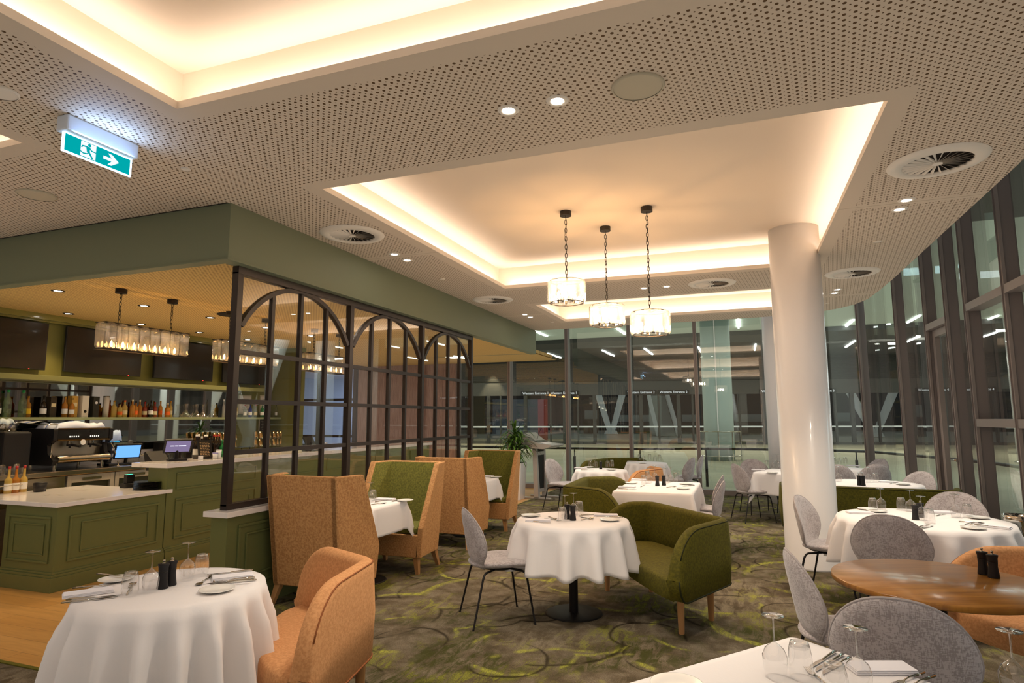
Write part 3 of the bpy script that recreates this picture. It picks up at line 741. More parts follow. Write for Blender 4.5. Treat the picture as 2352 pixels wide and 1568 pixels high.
for poly in ([(-.085,-.136),(-.062,-.137),(-.060,-.170),(-.078,-.172)],[(-.085,-.136),(-.108,-.139),(-.116,-.153),(-.110,-.155),(-.102,-.146),(-.085,-.145)],[(-.062,-.137),(-.048,-.152),(-.018,-.155),(-.018,-.160),(-.050,-.160),(-.066,-.146)],
   [(-.078,-.168),(-.060,-.168),(-.036,-.203),(-.044,-.206),(-.068,-.178)],[(-.078,-.165),(-.070,-.178),(-.098,-.184),(-.122,-.176),(-.124,-.181),(-.098,-.192),(-.072,-.186)]):
    flat(m,poly,.0075)
m.build('symbol',emat('exit green',(.0,.40,.42),.75),pn)
area('exit_sign_glow',(-3.66,2.60,CEIL-.13),(0,-PI/2-.9,0),.10,.40,1.3,(.30,.52,1))

# ---------------------------------------------------------------- crystal pendants
def crystal():
    m,nt,b=newmat('cut crystal'); nt.nodes.remove(b)
    t=nt.nodes.new('ShaderNodeBsdfTransparent'); g=nt.nodes.new('ShaderNodeBsdfGlossy'); g.inputs['Roughness'].default_value=.04
    tr=nt.nodes.new('ShaderNodeBsdfTranslucent'); tr.inputs[0].default_value=(1,1,1,1)
    a=nt.nodes.new('ShaderNodeMixShader'); b2=nt.nodes.new('ShaderNodeMixShader'); b2.inputs[0].default_value=.11
    nt.links.new((schlick(nt,1.6)*1.5+.08).clamp().k,a.inputs[0]); nt.links.new(b2.outputs[0],a.inputs[1]); nt.links.new(g.outputs[0],a.inputs[2])
    nt.links.new(t.outputs[0],b2.inputs[1]); nt.links.new(tr.outputs[0],b2.inputs[2])
    nt.links.new(a.outputs[0],nt.nodes['Material Output'].inputs[0]); return m
M_crys=crystal(); M_bulb=emat('warm white bulb',(1,.86,.66),40); M_bulbg=emat('amber bulb',(1,.50,.15),22); M_iron=mat('aged iron','#3a332b',.5,metal=.6)
def chain(mb,z0,z1,x=0,y=0):
    n=max(2,int((z1-z0)/.043)); 
    for k in range(n):
        z=z0+(k+.5)*(z1-z0)/n; h=(z1-z0)/n*.68; w=.011; R=k%2
        pts=[(w*math.cos(a),h*math.sin(a)) for a in [2*PI*i/10 for i in range(10)]]
        mb.tube([(x+(p if R else 0),y+(0 if R else p),z+q) for p,q in pts],.0032,5,True)
def facet_plate(mb,w,h,t,T):
    """cut crystal plate: chamfered slab with bevelled ends"""
    o=[(-w/2,-h/2+.03),(-w/4,-h/2),(w/4,-h/2),(w/2,-h/2+.03),(w/2,h/2-.03),(w/4,h/2),(-w/4,h/2),(-w/2,h/2-.03)]
    n=8; vs=[(x,0,z) for x,z in o]+[(x*.62,t,z*.80) for x,z in o]+[(x*.62,-t*.4,z*.8) for x,z in o]
    fs_=[(i,(i+1)%n,n+(i+1)%n,n+i) for i in range(n)]+[tuple(range(n,2*n))]+[(i,2*n+i,2*n+(i+1)%n,(i+1)%n) for i in range(n)]+[tuple(range(3*n-1,2*n-1,-1))]
    mb.add(vs,fs_,False,0,T)
def round_pendant(x,y,ztop,label):
    R,H=.20,.245
    r_=thing('crystal_pendant',label,'pendant lamp',(x,y,0),.3,'round crystal pendants in the big coffer')
    m=MB(); m.cyl((0,0,RECESS-.05),(0,0,RECESS),.06,n=24); m.build('ceiling_rose',M_iron,r_)
    m=MB(); chain(m,ztop+.02,RECESS-.05); m.tube([(.012*math.sin(k),.012*math.cos(k*.7),ztop+.02+(RECESS-.07-ztop)*k/16) for k in range(17)],.002,5); m.build('chain',M_iron,r_)
    for z in (ztop-.008,ztop-H+.008): m=MB(); m.tube([((R-.03)*math.cos(a),(R-.03)*math.sin(a),z) for a in [2*PI*i/28 for i in range(28)]],.005,6,True); m.build('ring',M_iron,r_)
    m=MB()
    for k in range(3): a=PI*k/3; m.cyl(((R-.03)*math.cos(a),(R-.03)*math.sin(a),ztop-.008),(-(R-.03)*math.cos(a),-(R-.03)*math.sin(a),ztop-.008),.004,n=6)
    m.cyl((0,0,ztop-.02),(0,0,ztop+.03),.012); m.build('frame',M_iron,r_)
    for k in range(11):
        a=2*PI*k/11; T=Matrix.Rotation(a,4,'Z')@Matrix.Translation((0,R-.022,ztop-H/2)); m=MB(); facet_plate(m,.108,H,.022,T); m.build('crystal',M_crys,r_)
    for k in range(5):
        a=2*PI*k/5+.4; bx,by=.085*math.cos(a),.085*math.sin(a)
        m=MB(); m.cyl((bx,by,ztop-.20),(bx,by,ztop-.235),.013,n=10); cb=m.build('lamp_holder',M_iron,r_)
        m=MB(); m.lathe([(.001,-.005),(.012,.012),(.016,.035),(.012,.06),(.001,.085)],10,(bx,by,ztop-.19)); m.build('bulb',M_bulb,r_)
    point('pendant_glow',(x,y,ztop-.14),17,(1,.60,.28),.018)
for (px,py,zt,lb) in ((1299,490,3.02,'round crystal pendant hanging highest, furthest from the column'),(1390,525,2.86,'middle round crystal pendant on the longest visible drop, furthest back'),(1485,480,2.67,'round crystal pendant hanging lowest, nearest the white column')):
    g=at(px,py,RECESS-.02); round_pendant(g[0],g[1],zt,lb)
def linear_pendant(y,label):
    L,Wd,z0,z1=1.0,.15,2.30,2.575
    r_=thing('crystal_bar_pendant',label,'pendant lamp',(-5.97,y,0),0,'long amber crystal pendants over the bar')
    for s_ in (-.31,.31):
        m=MB(); m.cyl((0,s_,BZ-.045),(0,s_,BZ),.055,n=20); m.build('ceiling_rose',M_black,r_)
        m=MB(); chain(m,z1,BZ-.045,0,s_); m.build('chain',M_black,r_)
    m=MB()
    for z in (z0,z1-.01):
        for s_ in (-1,1): m.box(s_*Wd/2-.004,s_*Wd/2+.004,-L/2,L/2,z,z+.008)
        for s_ in (-1,1): m.box(-Wd/2,Wd/2,s_*L/2-.004,s_*L/2+.004,z,z+.008)
    m.box(-.012,.012,-L/2,L/2,z0,z0+.006); m.box(-.012,.012,-L/2,L/2,z1-.01,z1)
    m.build('frame',M_iron,r_)
    n=8
    for k in range(n):
        yy=-L/2+(k+.5)*L/n
        for s_ in (-1,1):
            m=MB(); T=Matrix.Translation((s_*Wd/2,yy,(z0+z1)/2))@Matrix.Rotation(-s_*PI/2,4,'Z'); facet_plate(m,L/n*.97,z1-z0,.02,T); m.build('crystal',M_crys,r_)
    for s_ in (-1,1):
        m=MB(); T=Matrix.Translation((0,s_*L/2,(z0+z1)/2))@Matrix.Rotation(0 if s_>0 else PI,4,'Z'); facet_plate(m,.13,z1-z0,.02,T); m.build('crystal',M_crys,r_)
    for k in range(7):
        yy=-L/2+(k+1)*L/8; m=MB(); m.lathe([(.001,0),(.010,.012),(.013,.03),(.009,.05),(.001,.07)],8,(0,yy,z0+.03)); m.build('bulb',M_bulbg,r_)
        m=MB(); m.cyl((0,yy,z0+.004),(0,yy,z0+.03),.011,n=8); m.build('lamp_holder',M_iron,r_)
    point('bar_pendant_glow',(-5.97,y-.25,z0+.05),36,(1,.58,.20),.012); point('bar_pendant_glow',(-5.97,y+.25,z0+.05),36,(1,.58,.20),.012)
linear_pendant(4.81,'amber crystal bar pendant nearest the bar corner, in front of the screens')
linear_pendant(6.28,'amber crystal bar pendant half hidden by the steel screen post')
linear_pendant(7.92,'amber crystal bar pendant furthest away, seen through the glass screen')

# ---------------------------------------------------------------- seating
def fit(surf):
    def f(a,b):
        e=1e-3; p=Vector(surf(a,b)); u=Vector(surf(a+e,b))-p; v=Vector(surf(a,b+e))-p; n=u.cross(v).normalized(); return p,n
    return f
def mk_chair():
    r_=thing('dining_chair','','chair')
    def bs(x,z):
        lo=max(0,.52-z); return (x,-.19-.19*(z-.42)+1.05*x*x*(1-.5*lo/.12)+4.5*lo*lo,z)
    N=40; out=[]
    for i in range(N):
        t=2*PI*i/N; c,s=math.cos(t),math.sin(t); w=.268*(1-.24*max(0,-s)**1.6)*(1-.10*max(0,s))
        out.append((w*math.copysign(abs(c)**.86,c),.635+.24*math.copysign(abs(s)**.92,s)))
    m=MB(); m.pad(out,fit(bs),.046); m.build('backrest',M_grey,r_)
    m=MB(); m.tube([Vector(bs(*p)) for p in out],.0065,6,True); m.build('piping',mat('grey piping','#a39a97',.8),r_)
    def ss(x,y):
        f=max(0,y-.12); return (x,y,.445-2.1*f*f+.35*x*x+.25*max(0,-y-.1)**2)
    out=[]
    for i in range(N):
        t=2*PI*i/N; c,s=math.cos(t),math.sin(t); w=.245+.035*s
        out.append((w*math.copysign(abs(c)**.75,c),.025+.255*math.copysign(abs(s)**.85,s)))
    m=MB(); m.pad(out,fit(ss),.062); m.build('seat',M_grey,r_)
    m=MB(); m.tube([(.12*math.cos(a),.02+.12*math.sin(a),.405) for a in [2*PI*i/20 for i in range(20)]],.010,6,True); m.build('seat_frame',M_blackmatt,r_)
    for sx in (-1,1):
        for sy in (-1,1):
            m=MB(); y1=.245 if sy>0 else -.25
            m.tube([(sx*.09,sy*.05+.02,.405),(sx*.185,sy*.15+.01,.398),(sx*.205,sy*.165+.01,.388),(sx*.215,sy*.178+.01,.36),(sx*.245,y1,.006),(sx*.246,y1+sy*.002,.0)],[.009,.009,.009,.009,.0075,.009],8); m.build('leg',M_blackmatt,r_)
    return r_
Kc=Kind(mk_chair)
def chair(x,y,fx,fy,label): return Kc((x,y,0),math.atan2(-fx,fy),label,'grey upholstered dining chairs')
chair(-1.93,4.86,.80,.60,'grey chair standing alone beside the round table with the visible pedestal')
chair(-3.02,10.72,.95,-.3,'pale grey chair directly beside the lectern')
chair(-.50,7.72,-1,.02,'nearer grey chair on the window side of the square table with the loveseat')
chair(-.53,8.40,-1,.03,'further grey chair on the window side of the square table with the loveseat')
chair(-1.13,11.98,-.95,.25,'grey chair seen from behind, just past the small orange seat')
chair(-1.02,12.75,-.98,-.1,'grey chair almost hidden behind another one past the orange seat')
chair(.10,10.62,.90,.43,'grey chair with all legs visible beside the hanging cloth corner near the columns')
chair(.22,11.50,.35,-.93,'grey chair facing us behind the table by the two white columns')
chair(.78,11.75,-.2,-.98,'grey chair mostly hidden behind the big white column')
chair(.95,9.85,.1,.99,'grey chair tucked against the near side of the table behind the column')
chair(1.34,11.10,.05,1,'grey chair back just clear of the column beside the far window table')
chair(1.84,11.32,-.35,.93,'grey chair seen from behind at the far window table, before the dark mullion')
chair(2.02,12.35,-.85,-.5,'furthest grey chair at the window, only its top showing')
chair(2.02,9.62,-.8,-.6,'grey chair beside the door fins at the table behind the olive banquette')
chair(.70,6.38,.93,-.36,'grey chair standing directly in front of the big white column')
chair(1.06,5.66,.30,.95,'grey chair with its back to us between the wooden and big round tables')
chair(1.80,7.0,-.42,-.9,'grey chair facing us across the big round table')
chair(.47,3.88,.98,.14,'grey chair tilted in profile at the free side of the bare wooden table')
chair(.61,3.23,.22,.97,'large grey chair back nearest the camera, between wooden and front tables')

def resample(P,rc,step=.05):
    """polyline with rounded corners"""
    out=[Vector(P[0])]
    for i in range(1,len(P)-1):
        a,b,c=Vector(P[i-1]),Vector(P[i]),Vector(P[i+1]); p=b+(a-b).normalized()*rc; q=b+(c-b).normalized()*rc
        for k in range(7): t=k/6; out.append(p*(1-t)**2+b*2*t*(1-t)+q*t*t)
    out.append(Vector(P[-1])); return out
def sofa(name,label,P,mt,piping,z0=.30,H=.80,th=.085,R=.34,legs=None,dark=False,group=None,seatfront=.06,legmat=None,cat='sofa'):
    cx=sum(p[0] for p in P)/len(P); cyy=sum(p[1] for p in P)/len(P)
    r_=thing(name,label,cat,(cx,cyy,0),0,group)
    Q=[Vector((p[0]-cx,p[1]-cyy)) for p in P]; path=resample(Q,.07)
    cum=[0]
    for a,b in zip(path,path[1:]): cum.append(cum[-1]+(b-a).length)
    L=cum[-1]
    def pos(s):
        s=min(max(s,0),L)
        for i in range(len(path)-1):
            if s<=cum[i+1]+1e-9:
                t=(s-cum[i])/max(1e-9,cum[i+1]-cum[i]); return path[i].lerp(path[i+1],t),(path[i+1]-path[i]).normalized()
        return path[-1],(path[-1]-path[-2]).normalized()
    ss=[R*(1-math.cos(PI/2*k/10)) for k in range(11)]
    mid=[c for c in cum if R<c<L-R]; n=int((L-2*R)/.08); mid=sorted(set([round(x,4) for x in mid+[R+(L-2*R)*k/n for k in range(1,n)]]))
    ss=ss+mid+[L-x for x in ss[::-1]]
    ZM=z0+.16
    def topz(s):
        e=min(s,L-s); Rb=.10; a=max(0,1-((R-min(e,R))/R)**2)**.5; b=max(0,1-((Rb-min(e,Rb))/Rb)**2)**.5
        return ZM+.004+(H-ZM-.004)*a, z0+(ZM-z0)*(1-b)
    # which side is inside
    mid_p,mid_d=pos(L/2); nrm=Vector((-mid_d.y,mid_d.x)); chord=(Q[0]+Q[-1])/2; inside=1 if (chord-mid_p).dot(nrm)>0 else -1
    def sect(i,j):
        s=ss[i]; p,d=pos(s); nv=Vector((-d.y,d.x))*inside
        h,zb=topz(s)
        tt=th/2+.004*1; 
        k=j/11
        if j<3: o=(-tt-(.012 if j==1 else 0), zb+(max(h-tt,zb)-zb)*j/2)
        elif j<9: a=PI*(j-2)/7; o=(-tt*math.cos(a)*min(1,.25+(h-zb)/.12),max(h-tt,zb)+min(tt,h-zb)*math.sin(a))
        else: o=(tt+(.014 if j==10 else 0), zb+(max(h-tt,zb)-zb)*(11-j)/2)
        return (p.x+nv.x*o[0],p.y+nv.y*o[0],o[1])
    m=MB(); m.grid(sect,len(ss),12,False,True); m.build('backrest',mt,r_)
    m=MB(); pp=[]
    for s in ss: p,d=pos(s); nv=Vector((-d.y,d.x))*inside; pp.append((p.x-nv.x*(th/2+.002),p.y-nv.y*(th/2+.002),topz(s)[1]+.002))
    m.tube(pp,.007,6); m.build('piping',piping,r_)
    m=MB(); pp=[]
    for s in ss[3:-3]:
        p,d=pos(s); nv=Vector((-d.y,d.x))*inside; h=topz(s)[0]
        pp.append((p.x-nv.x*(th/2*.9),p.y-nv.y*(th/2*.9),h-th/2*.42))
    m.tube(pp,.004,5); m.build('seam',piping,r_)
    # seat
    inner=[]
    for k in range(25):
        s=.05+(L-.10)*k/24; p,d=pos(s); nv=Vector((-d.y,d.x))*inside; q=p+nv*(th/2-.01); inner.append((q.x,q.y))
    a,b=Vector(inner[-1]),Vector(inner[0]); fwd=(chord-mid_p).normalized()
    ring=inner[:]
    for k in range(1,12):
        t=k/12; q=a.lerp(b,t)+fwd*seatfront*math.sin(PI*t)**.6; ring.append((q.x,q.y))
    n=len(ring); gx=sum(p[0] for p in ring)/n; gy=sum(p[1] for p in ring)/n
    lv=[(.97,z0-.0),(1.0,z0+.03),(1.0,.405),(.985,.43),(.95,.445),(.85,.452),(.4,.458),(.001,.460)]
    m=MB(); m.grid(lambda i,j:(gx+(ring[j][0]-gx)*lv[i][0],gy+(ring[j][1]-gy)*lv[i][0],lv[i][1]),len(lv),n,False,True)
    m.add([(gx+(p[0]-gx)*.97,gy+(p[1]-gy)*.97,z0) for p in ring],[tuple(range(n-1,-1,-1))])
    m.build('seat',mt,r_)
    # legs
    lp=[]
    for p in (Q[0]*.93+Vector((gx,gy))*.07, Q[-1]*.93+Vector((gx,gy))*.07, (Q[1]*.9+Vector((gx,gy))*.1), (Q[-2]*.9+Vector((gx,gy))*.1) if len(Q)>3 else None):
        if p is not None: lp.append(p)
    for p in (legs or lp):
        m=MB(); p=Vector(p[:2]) if legs is None else Vector((p[0]-cx,p[1]-cyy))
        if dark: m.cyl((p.x,p.y,z0+.01),(p.x+(p.x-gx)*.06,p.y+(p.y-gy)*.06,0),.011,.009,10)
        else: m.cyl((p.x,p.y,z0+.01),(p.x,p.y,0),.030,.022,16)
        m.build('leg',legmat or (M_blackmatt if dark else M_oak),r_)
    return r_
M_pg=mat('dark green piping','#1f220c',.8); M_po=mat('deep orange piping','#8b4f28',.8)
GS='olive green loveseats'; OS='orange tub seats'
sofa('loveseat','olive green velvet loveseat on round oak legs beside the round table',[(-1.33,6.02),(-.86,6.20),(-.165,5.38),(-.50,4.62)],M_velgreen,M_pg,group=GS,legs=[(-.494,4.985),(-.30,5.385),(-1.25,5.95),(-.86,6.05)])
sofa('loveseat','olive green loveseat along the square table, its outer arm facing us',[(-1.30,7.02),(-2.03,7.36),(-2.06,8.46),(-1.46,8.86)],M_velgreen,M_pg,group=GS)
sofa('loveseat','furthest olive green loveseat, below the far window hand rail',[(-2.86,11.35),(-2.62,12.55),(-1.75,13.05)],M_velgreen,M_pg,group=GS)
sofa('loveseat','long olive green banquette passing behind the big white column',[(.46,9.02),(.45,8.28),(2.17,8.20),(2.36,8.80)],M_velgreen,M_pg,group=GS,dark=True)
sofa('tub_seat','large orange velvet tub seat beside the round table nearest the bar',[(-2.70,3.42),(-2.02,3.12),(-1.86,2.36)],M_velorange,M_po,group=OS,H=.82,R=.33,seatfront=.22)
sofa('tub_seat','small distant orange seat between the two far round tables',[(-1.66,9.50),(-1.26,10.35),(-1.62,11.0)],M_velorange,M_po,group=OS)
sofa('tub_seat','orange seat at the bare wooden table with the pair of black mills in front',[(1.12,4.72),(1.85,4.86),(2.16,4.1)],M_velorange,M_po,group=OS,seatfront=.25)

def mk_booth():
    """high-backed booth seat; front is +y, rear top edge near y=-.34"""
    r_=thing('booth_seat','','sofa'); z0,zt=.17,1.115; t=.065
    rb,rt=-.24,-.36       # rear plane: bottom and top y (leans back)
    m=MB()
    wb,wt=.345,.365
    m.add([(-wb,rb,z0),(wb,rb,z0),(wb,rb+t,z0),(-wb,rb+t,z0),(-wt,rt,zt),(wt,rt,zt),(wt,rt+t,zt),(-wt,rt+t,zt)],[(3,2,1,0),(4,5,6,7),(0,1,5,4),(1,2,6,5),(2,3,7,6),(3,0,4,7)])
    for s in (-1,1):
        prof=[(rb,z0,wb),(rt,zt,wt),(rt+.30,zt,wt+.075),(.25,.47,.42),(.25,z0,.39)]
        vs=[(s*x,y,z) for y,z,x in prof]+[(s*(x-t),y,z) for y,z,x in prof]; n=5
        f=[(0,1,2,3,4),(9,8,7,6,5)]+[((i+1)%n,i,n+i,n+(i+1)%n) for i in range(n)]
        if s>0: f=[tuple(reversed(q)) for q in f]
        m.add(vs,f)
    m.box(-.36,.36,rb+.03,.25,z0,.40)
    m.build('shell',M_boothout,r_,bevel=.012,seg=3)
    m=MB(); e=.008
    m.add([(-wb+t,rb+t+e,.40),(wb-t,rb+t+e,.40),(wt-t,rt+t+e,zt-.012),(-wt+t,rt+t+e,zt-.012),(-wb+t,rb+t-.01,.40),(wb-t,rb+t-.01,.40),(wt-t,rt+t-.01,zt-.012),(-wt+t,rt+t-.01,zt-.012)],[(0,1,2,3),(7,6,5,4),(3,2,6,7)])
    for s in (-1,1):
        q=[(rb+t,.40,wb-t),(rt+t,zt-.012,wt-t),(rt+.29,zt-.012,wt+.075-t),(.24,.47,.42-t),(.24,.40,.415-t)]
        vs=[(s*(x-e),y,z) for y,z,x in q]+[(s*(x+.01),y,z) for y,z,x in q]; f=[(4,3,2,1,0),(5,6,7,8,9)]+[(i,(i+1)%5,5+(i+1)%5,5+i) for i in range(5)]
        if s<0: f=[tuple(reversed(k)) for k in f]
        m.add(vs,f)
    m.build('lining',M_boothin,r_)
    m=MB(); m.box(-.33,.33,rb+t,.235,.40,.475); m.build('seat',M_boothin,r_,bevel=.03,seg=3)
    for sx in (-1,1):
        for sy in (-1,1):
            m=MB(); y0=.19 if sy>0 else -.19; y1=.20 if sy>0 else -.26
            m.add([(sx*.31+a*.03,y0+b*.03,z0+.01) for a,b in ((-1,-1),(1,-1),(1,1),(-1,1))]+[(sx*.335+a*.018,y1+b*.018,0) for a,b in ((-1,-1),(1,-1),(1,1),(-1,1))],[(0,1,2,3),(7,6,5,4),(0,4,5,1),(1,5,6,2),(2,6,7,3),(3,7,4,0)]); m.build('leg',M_oak,r_)
    return r_
Kbo=Kind(mk_booth)
for x,y,rz,lb in ((-3.56,4.78,0,'terracotta high-backed booth seat nearest us, showing its plain back'),(-3.56,6.10,PI,'high-backed booth seat with moss green lining facing the nearer booth table'),
                  (-3.56,7.42,0,'terracotta high-backed booth seat in the middle, back to back with the green lined one'),(-3.56,8.68,PI,'furthest high-backed booth seat, its dark green lining towards us')):
    Kbo((x,y,0),rz,lb,'high-backed booth seats')

# ---------------------------------------------------------------- tables and cloths
TZ=.75
def pedestal(x,y,r_top,label,shape='round',rz=0,sz=(.8,.8),mt=None,th=.03,base=.235):
    r_=thing('dining_table',label,'table',(x,y,0),rz,'pedestal dining tables')
    m=MB(); m.lathe([(base,0),(base,.006),(base-.01,.010),(.05,.014)],40); m.build('base',mat('black table base','#17181a',.5,coat=.0),r_)
    m=MB(); m.cyl((0,0,.01),(0,0,TZ-.05),.036,n=20); m.build('pole',M_blackmatt,r_)
    m=MB(); zt=TZ-.006
    if shape=='round': m.lathe([(r_top-.02,zt-th),(r_top,zt-th+.008),(r_top,zt-.004),(r_top-.004,zt)],64)
    else: m.box(-sz[0]/2,sz[0]/2,-sz[1]/2,sz[1]/2,zt-th,zt)
    m.build('tabletop',mt or M_oak,r_)
    return r_
def cloth_round(x,y,r,drop,nf,seed,label):
    rnd=random.Random(seed); ph=[rnd.uniform(0,6.28) for _ in range(4)]
    rows=[('t',k/5) for k in range(6)]+[('d',k/12) for k in range(1,13)]; N=180
    def fn(i,j):
        a=2*PI*j/N; kind,t=rows[i]
        if kind=='t': rr=r*t if t<1 else r; return (rr*math.cos(a),rr*math.sin(a),TZ+.002)
        w=math.sin(nf*a+ph[0]+.6*math.sin(2*a+ph[1]))+.35*math.sin((nf+3)*a+ph[2]); w=math.copysign(abs(w)**.8,w)
        e=min(1,t*4); amp=.070*t**.55*(drop/.4)**.8
        rr=r+.012*math.sin(min(1,t*6)*PI/2)+.035*t+amp*w*e*(1 if w>0 else .55)
        z=TZ+.002-drop*t-(.006*(1-math.cos(min(1,t*8)*PI/2)))-.008*t*w
        return (rr*math.cos(a),rr*math.sin(a),z)
    m=MB(); m.grid(fn,len(rows),N,False,True); m.add([],[])
    o=m.build('tablecloth',M_cloth,loc=(x,y,0)); s=o.modifiers.new('thick','SOLIDIFY'); s.thickness=.002; s.offset=-1
    return tag(o,label,'tablecloth','white tablecloths')
def cloth_square(x,y,sx,sy,rz,drop,label,seed=1):
    rnd=random.Random(seed); hx,hy=sx/2,sy/2; rc=.03
    per=[]; 
    corners=[(hx,hy,0),(-hx,hy,PI/2),(-hx,-hy,PI),(hx,-hy,1.5*PI)]
    ends=[]
    for ci,(cx,cyy,a0) in enumerate(corners):
        sxx=math.copysign(1,cx); syy=math.copysign(1,cyy)
        for k in range(13):
            a=a0+PI/2*k/12; ends.append((cx-sxx*rc+rc*math.cos(a),cyy-syy*rc+rc*math.sin(a),a,1-abs(k/12-.5)*2,None))
        nx=corners[(ci+1)%4]; x0,y0=ends[-1][:2]
        sx2=math.copysign(1,nx[0]); sy2=math.copysign(1,nx[1]); x1,y1=nx[0]-sx2*rc+rc*math.cos(nx[2]),nx[1]-sy2*rc+rc*math.sin(nx[2])
        for k in range(1,16):
            t=k/16; ends.append((x0+(x1-x0)*t,y0+(y1-y0)*t,a0+PI/2,0,min(t,1-t)))
    N=len(ends); rows=[0,.5,.93,1]; nd=12; wob=rnd.uniform(0,6)
    def fn(i,j):
        px,py,a,c,e=ends[j]
        if i<4: return (px*rows[i],py*rows[i],TZ+.002)
        t=(i-3)/nd
        near = 0 if e is None else math.exp(-(e*12)**1.2/1.5)
        if e is None: hang=drop+.16*c; out=.02+.10*c*t**.8 ; 
        else: hang=drop+.0; out=.012+.008*math.sin(px*9+py*7+wob)*t -.035*near*t
        pinch=1.0
        z=TZ+.002-hang*t-(.005*(1-math.cos(min(1,t*8)*PI/2)))
        return (px+math.cos(a)*out*math.sin(min(1,t*3)*PI/2),py+math.sin(a)*out*math.sin(min(1,t*3)*PI/2),z)
    m=MB(); m.grid(fn,4+nd,N,False,True)
    o=m.build('tablecloth',M_cloth,loc=(x,y,0)); o.rotation_euler=(0,0,rz); s=o.modifiers.new('thick','SOLIDIFY'); s.thickness=.002; s.offset=-1
    return tag(o,label,'tablecloth','white tablecloths')
D={1:'the table nearest the bar',2:'the open pedestal table',3:'the table beside the loveseat',4:'the lectern side table',5:'the table behind the orange seat',6:'the table by two white columns',
   7:'the table behind the banquette',8:'the big table by the column',9:'the bare wooden table',10:'the front edge table',11:'the furthest window table',12:'the nearer booth table',13:'the further booth table'}
RT={1:(-2.74,2.47,.43,.60,18,'round table nearest the bar, under a long white cloth'),2:(-1.375,5.19,.465,.36,13,'round table whose black pedestal base shows under its cloth'),
    4:(-2.21,10.2,.42,.40,14,'round table under white cloth next to the lectern chair'),5:(-1.74,12.1,.38,.40,14,'far round table under white cloth behind the small orange seat'),
    7:(1.52,9.22,.58,.35,14,'round table under white cloth behind the long olive banquette'),8:(1.37,6.17,.63,.36,17,'big round table under white cloth beside the big column'),
    11:(1.5,11.75,.40,.35,14,'small round table under white cloth furthest along the window')}
for k,(x,y,r,dr,nf,lb) in RT.items():
    pedestal(x,y,r-.004,lb); cloth_round(x,y,r,dr,nf,k*3+1,'white cloth pleating down around '+D[k])
qs=[at(1412,1127,TZ),at(1590,1132,TZ),at(1607,1106,TZ),at(1448,1101,TZ)]
SQ={3:((qs[0][0]+qs[1][0])/2,7.98,.90,1.36,0,.30,'square clothed table beside the olive loveseat and two grey chairs'),
    6:(.71,10.80,.92,.92,-.35,.33,'square clothed table by the two white columns'),10:(.185,2.17,.80,.86,-.686,.30,'square clothed table cropped by the front edge of the picture'),
    12:(-3.625,5.50,.60,.68,0,.28,'clothed table between the two nearer booth seats'),13:(-3.625,8.10,.60,.72,0,.28,'clothed table between the two further booth seats')}
for k,(x,y,sx,sy,rz,dr,lb) in SQ.items():
    pedestal(x,y,0,lb,'sq',rz,(sx-.01,sy-.01)); cloth_square(x,y,sx,sy,rz,dr,'white cloth with hanging corners over '+D[k],k)
pedestal(.93,3.97,.50,'bare round honey oak table on a black pedestal','round',.35,mt=tabletop_wood(),th=.035)

# ---------------------------------------------------------------- tableware
def mk_wine():
    r_=thing('wine_glass','','glass')
    m=MB(); m.lathe([(.033,0),(.0355,.02),(.039,.05),(.0385,.068),(.030,.088),(.014,.102),(.0045,.110)],28,close=True); m.build('bowl',M_glassware,r_)
    m=MB(); m.lathe([(.0045,.108),(.0032,.118),(.003,.175),(.005,.188)],12,close=True); m.build('stem',M_glassthick,r_)
    m=MB(); m.lathe([(.004,.186),(.02,.1905),(.035,.192),(.035,.1935),(.0001,.195)],28,close=True); m.build('foot',M_glassthick,r_); return r_
def mk_tumbler():
    r_=thing('tumbler','','glass')
    m=MB(); m.lathe([(.037,0),(.0385,.03),(.037,.07),(.032,.098),(.028,.108)],28,close=True); m.build('wall',M_glassware,r_)
    m=MB(); m.lathe([(.030,.092),(.031,.102),(.028,.111),(.020,.113),(.015,.108),(.0001,.106)],28,close=True); m.build('base',M_glassthick,r_); return r_
def mk_mill():
    r_=thing('pepper_mill','','mill')
    m=MB(); m.lathe([(.027,0),(.0275,.004),(.023,.04),(.021,.06),(.0225,.078),(.0225,.082)],24); m.build('body',M_blackmatt,r_)
    m=MB(); m.lathe([(.0225,.083),(.0228,.088),(.0225,.10),(.027,.116),(.027,.119),(.010,.122)],24); m.build('head',M_blackmatt,r_)
    m=MB(); m.lathe([(.010,.121),(.010,.123),(.004,.125),(.004,.129),(.007,.133),(.006,.138),(.001,.140)],16); m.build('knob',M_chrome,r_); return r_
def mk_plate():
    r_=thing('side_plate','','plate'); m=MB(); m.lathe([(.045,0),(.05,.001),(.075,.009),(.083,.012),(.0835,.014),(.080,.0145),(.055,.007),(.0001,.006)],40); m.build('dish',M_china,r_); return r_
def mk_napkin():
    r_=thing('folded_napkin','','napkin')
    m=MB(); m.box(-.105,.105,-.05,.05,0,.006); m.box(-.103,.100,-.048,.046,.0062,.011); m.box(-.101,.10,-.046,.042,.0112,.015); m.build('linen',M_nap,r_,bevel=.0025); return r_
def cut(mb,pts,h=.0016,y0=0):
    n=len(pts); poly=pts+[(x,-y) for x,y in reversed(pts)]; mb.prism(poly,.0,h)
def mk_knife():
    r_=thing('dinner_knife','','knife'); m=MB(); m.tube([(-.115,0,.0045),(-.10,0,.006),(-.06,0,.0055),(-.015,0,.0045),(0,0,.004)],[.003,.0058,.0052,.0042,.003],8); m.build('handle',M_chrome,r_)
    m=MB(); m.prism([(-.002,-.004),(.03,-.009),(.08,-.0085),(.105,-.001),(.11,.004),(.0,.005)],.002,.0038); m.build('blade',M_chrome,r_); return r_
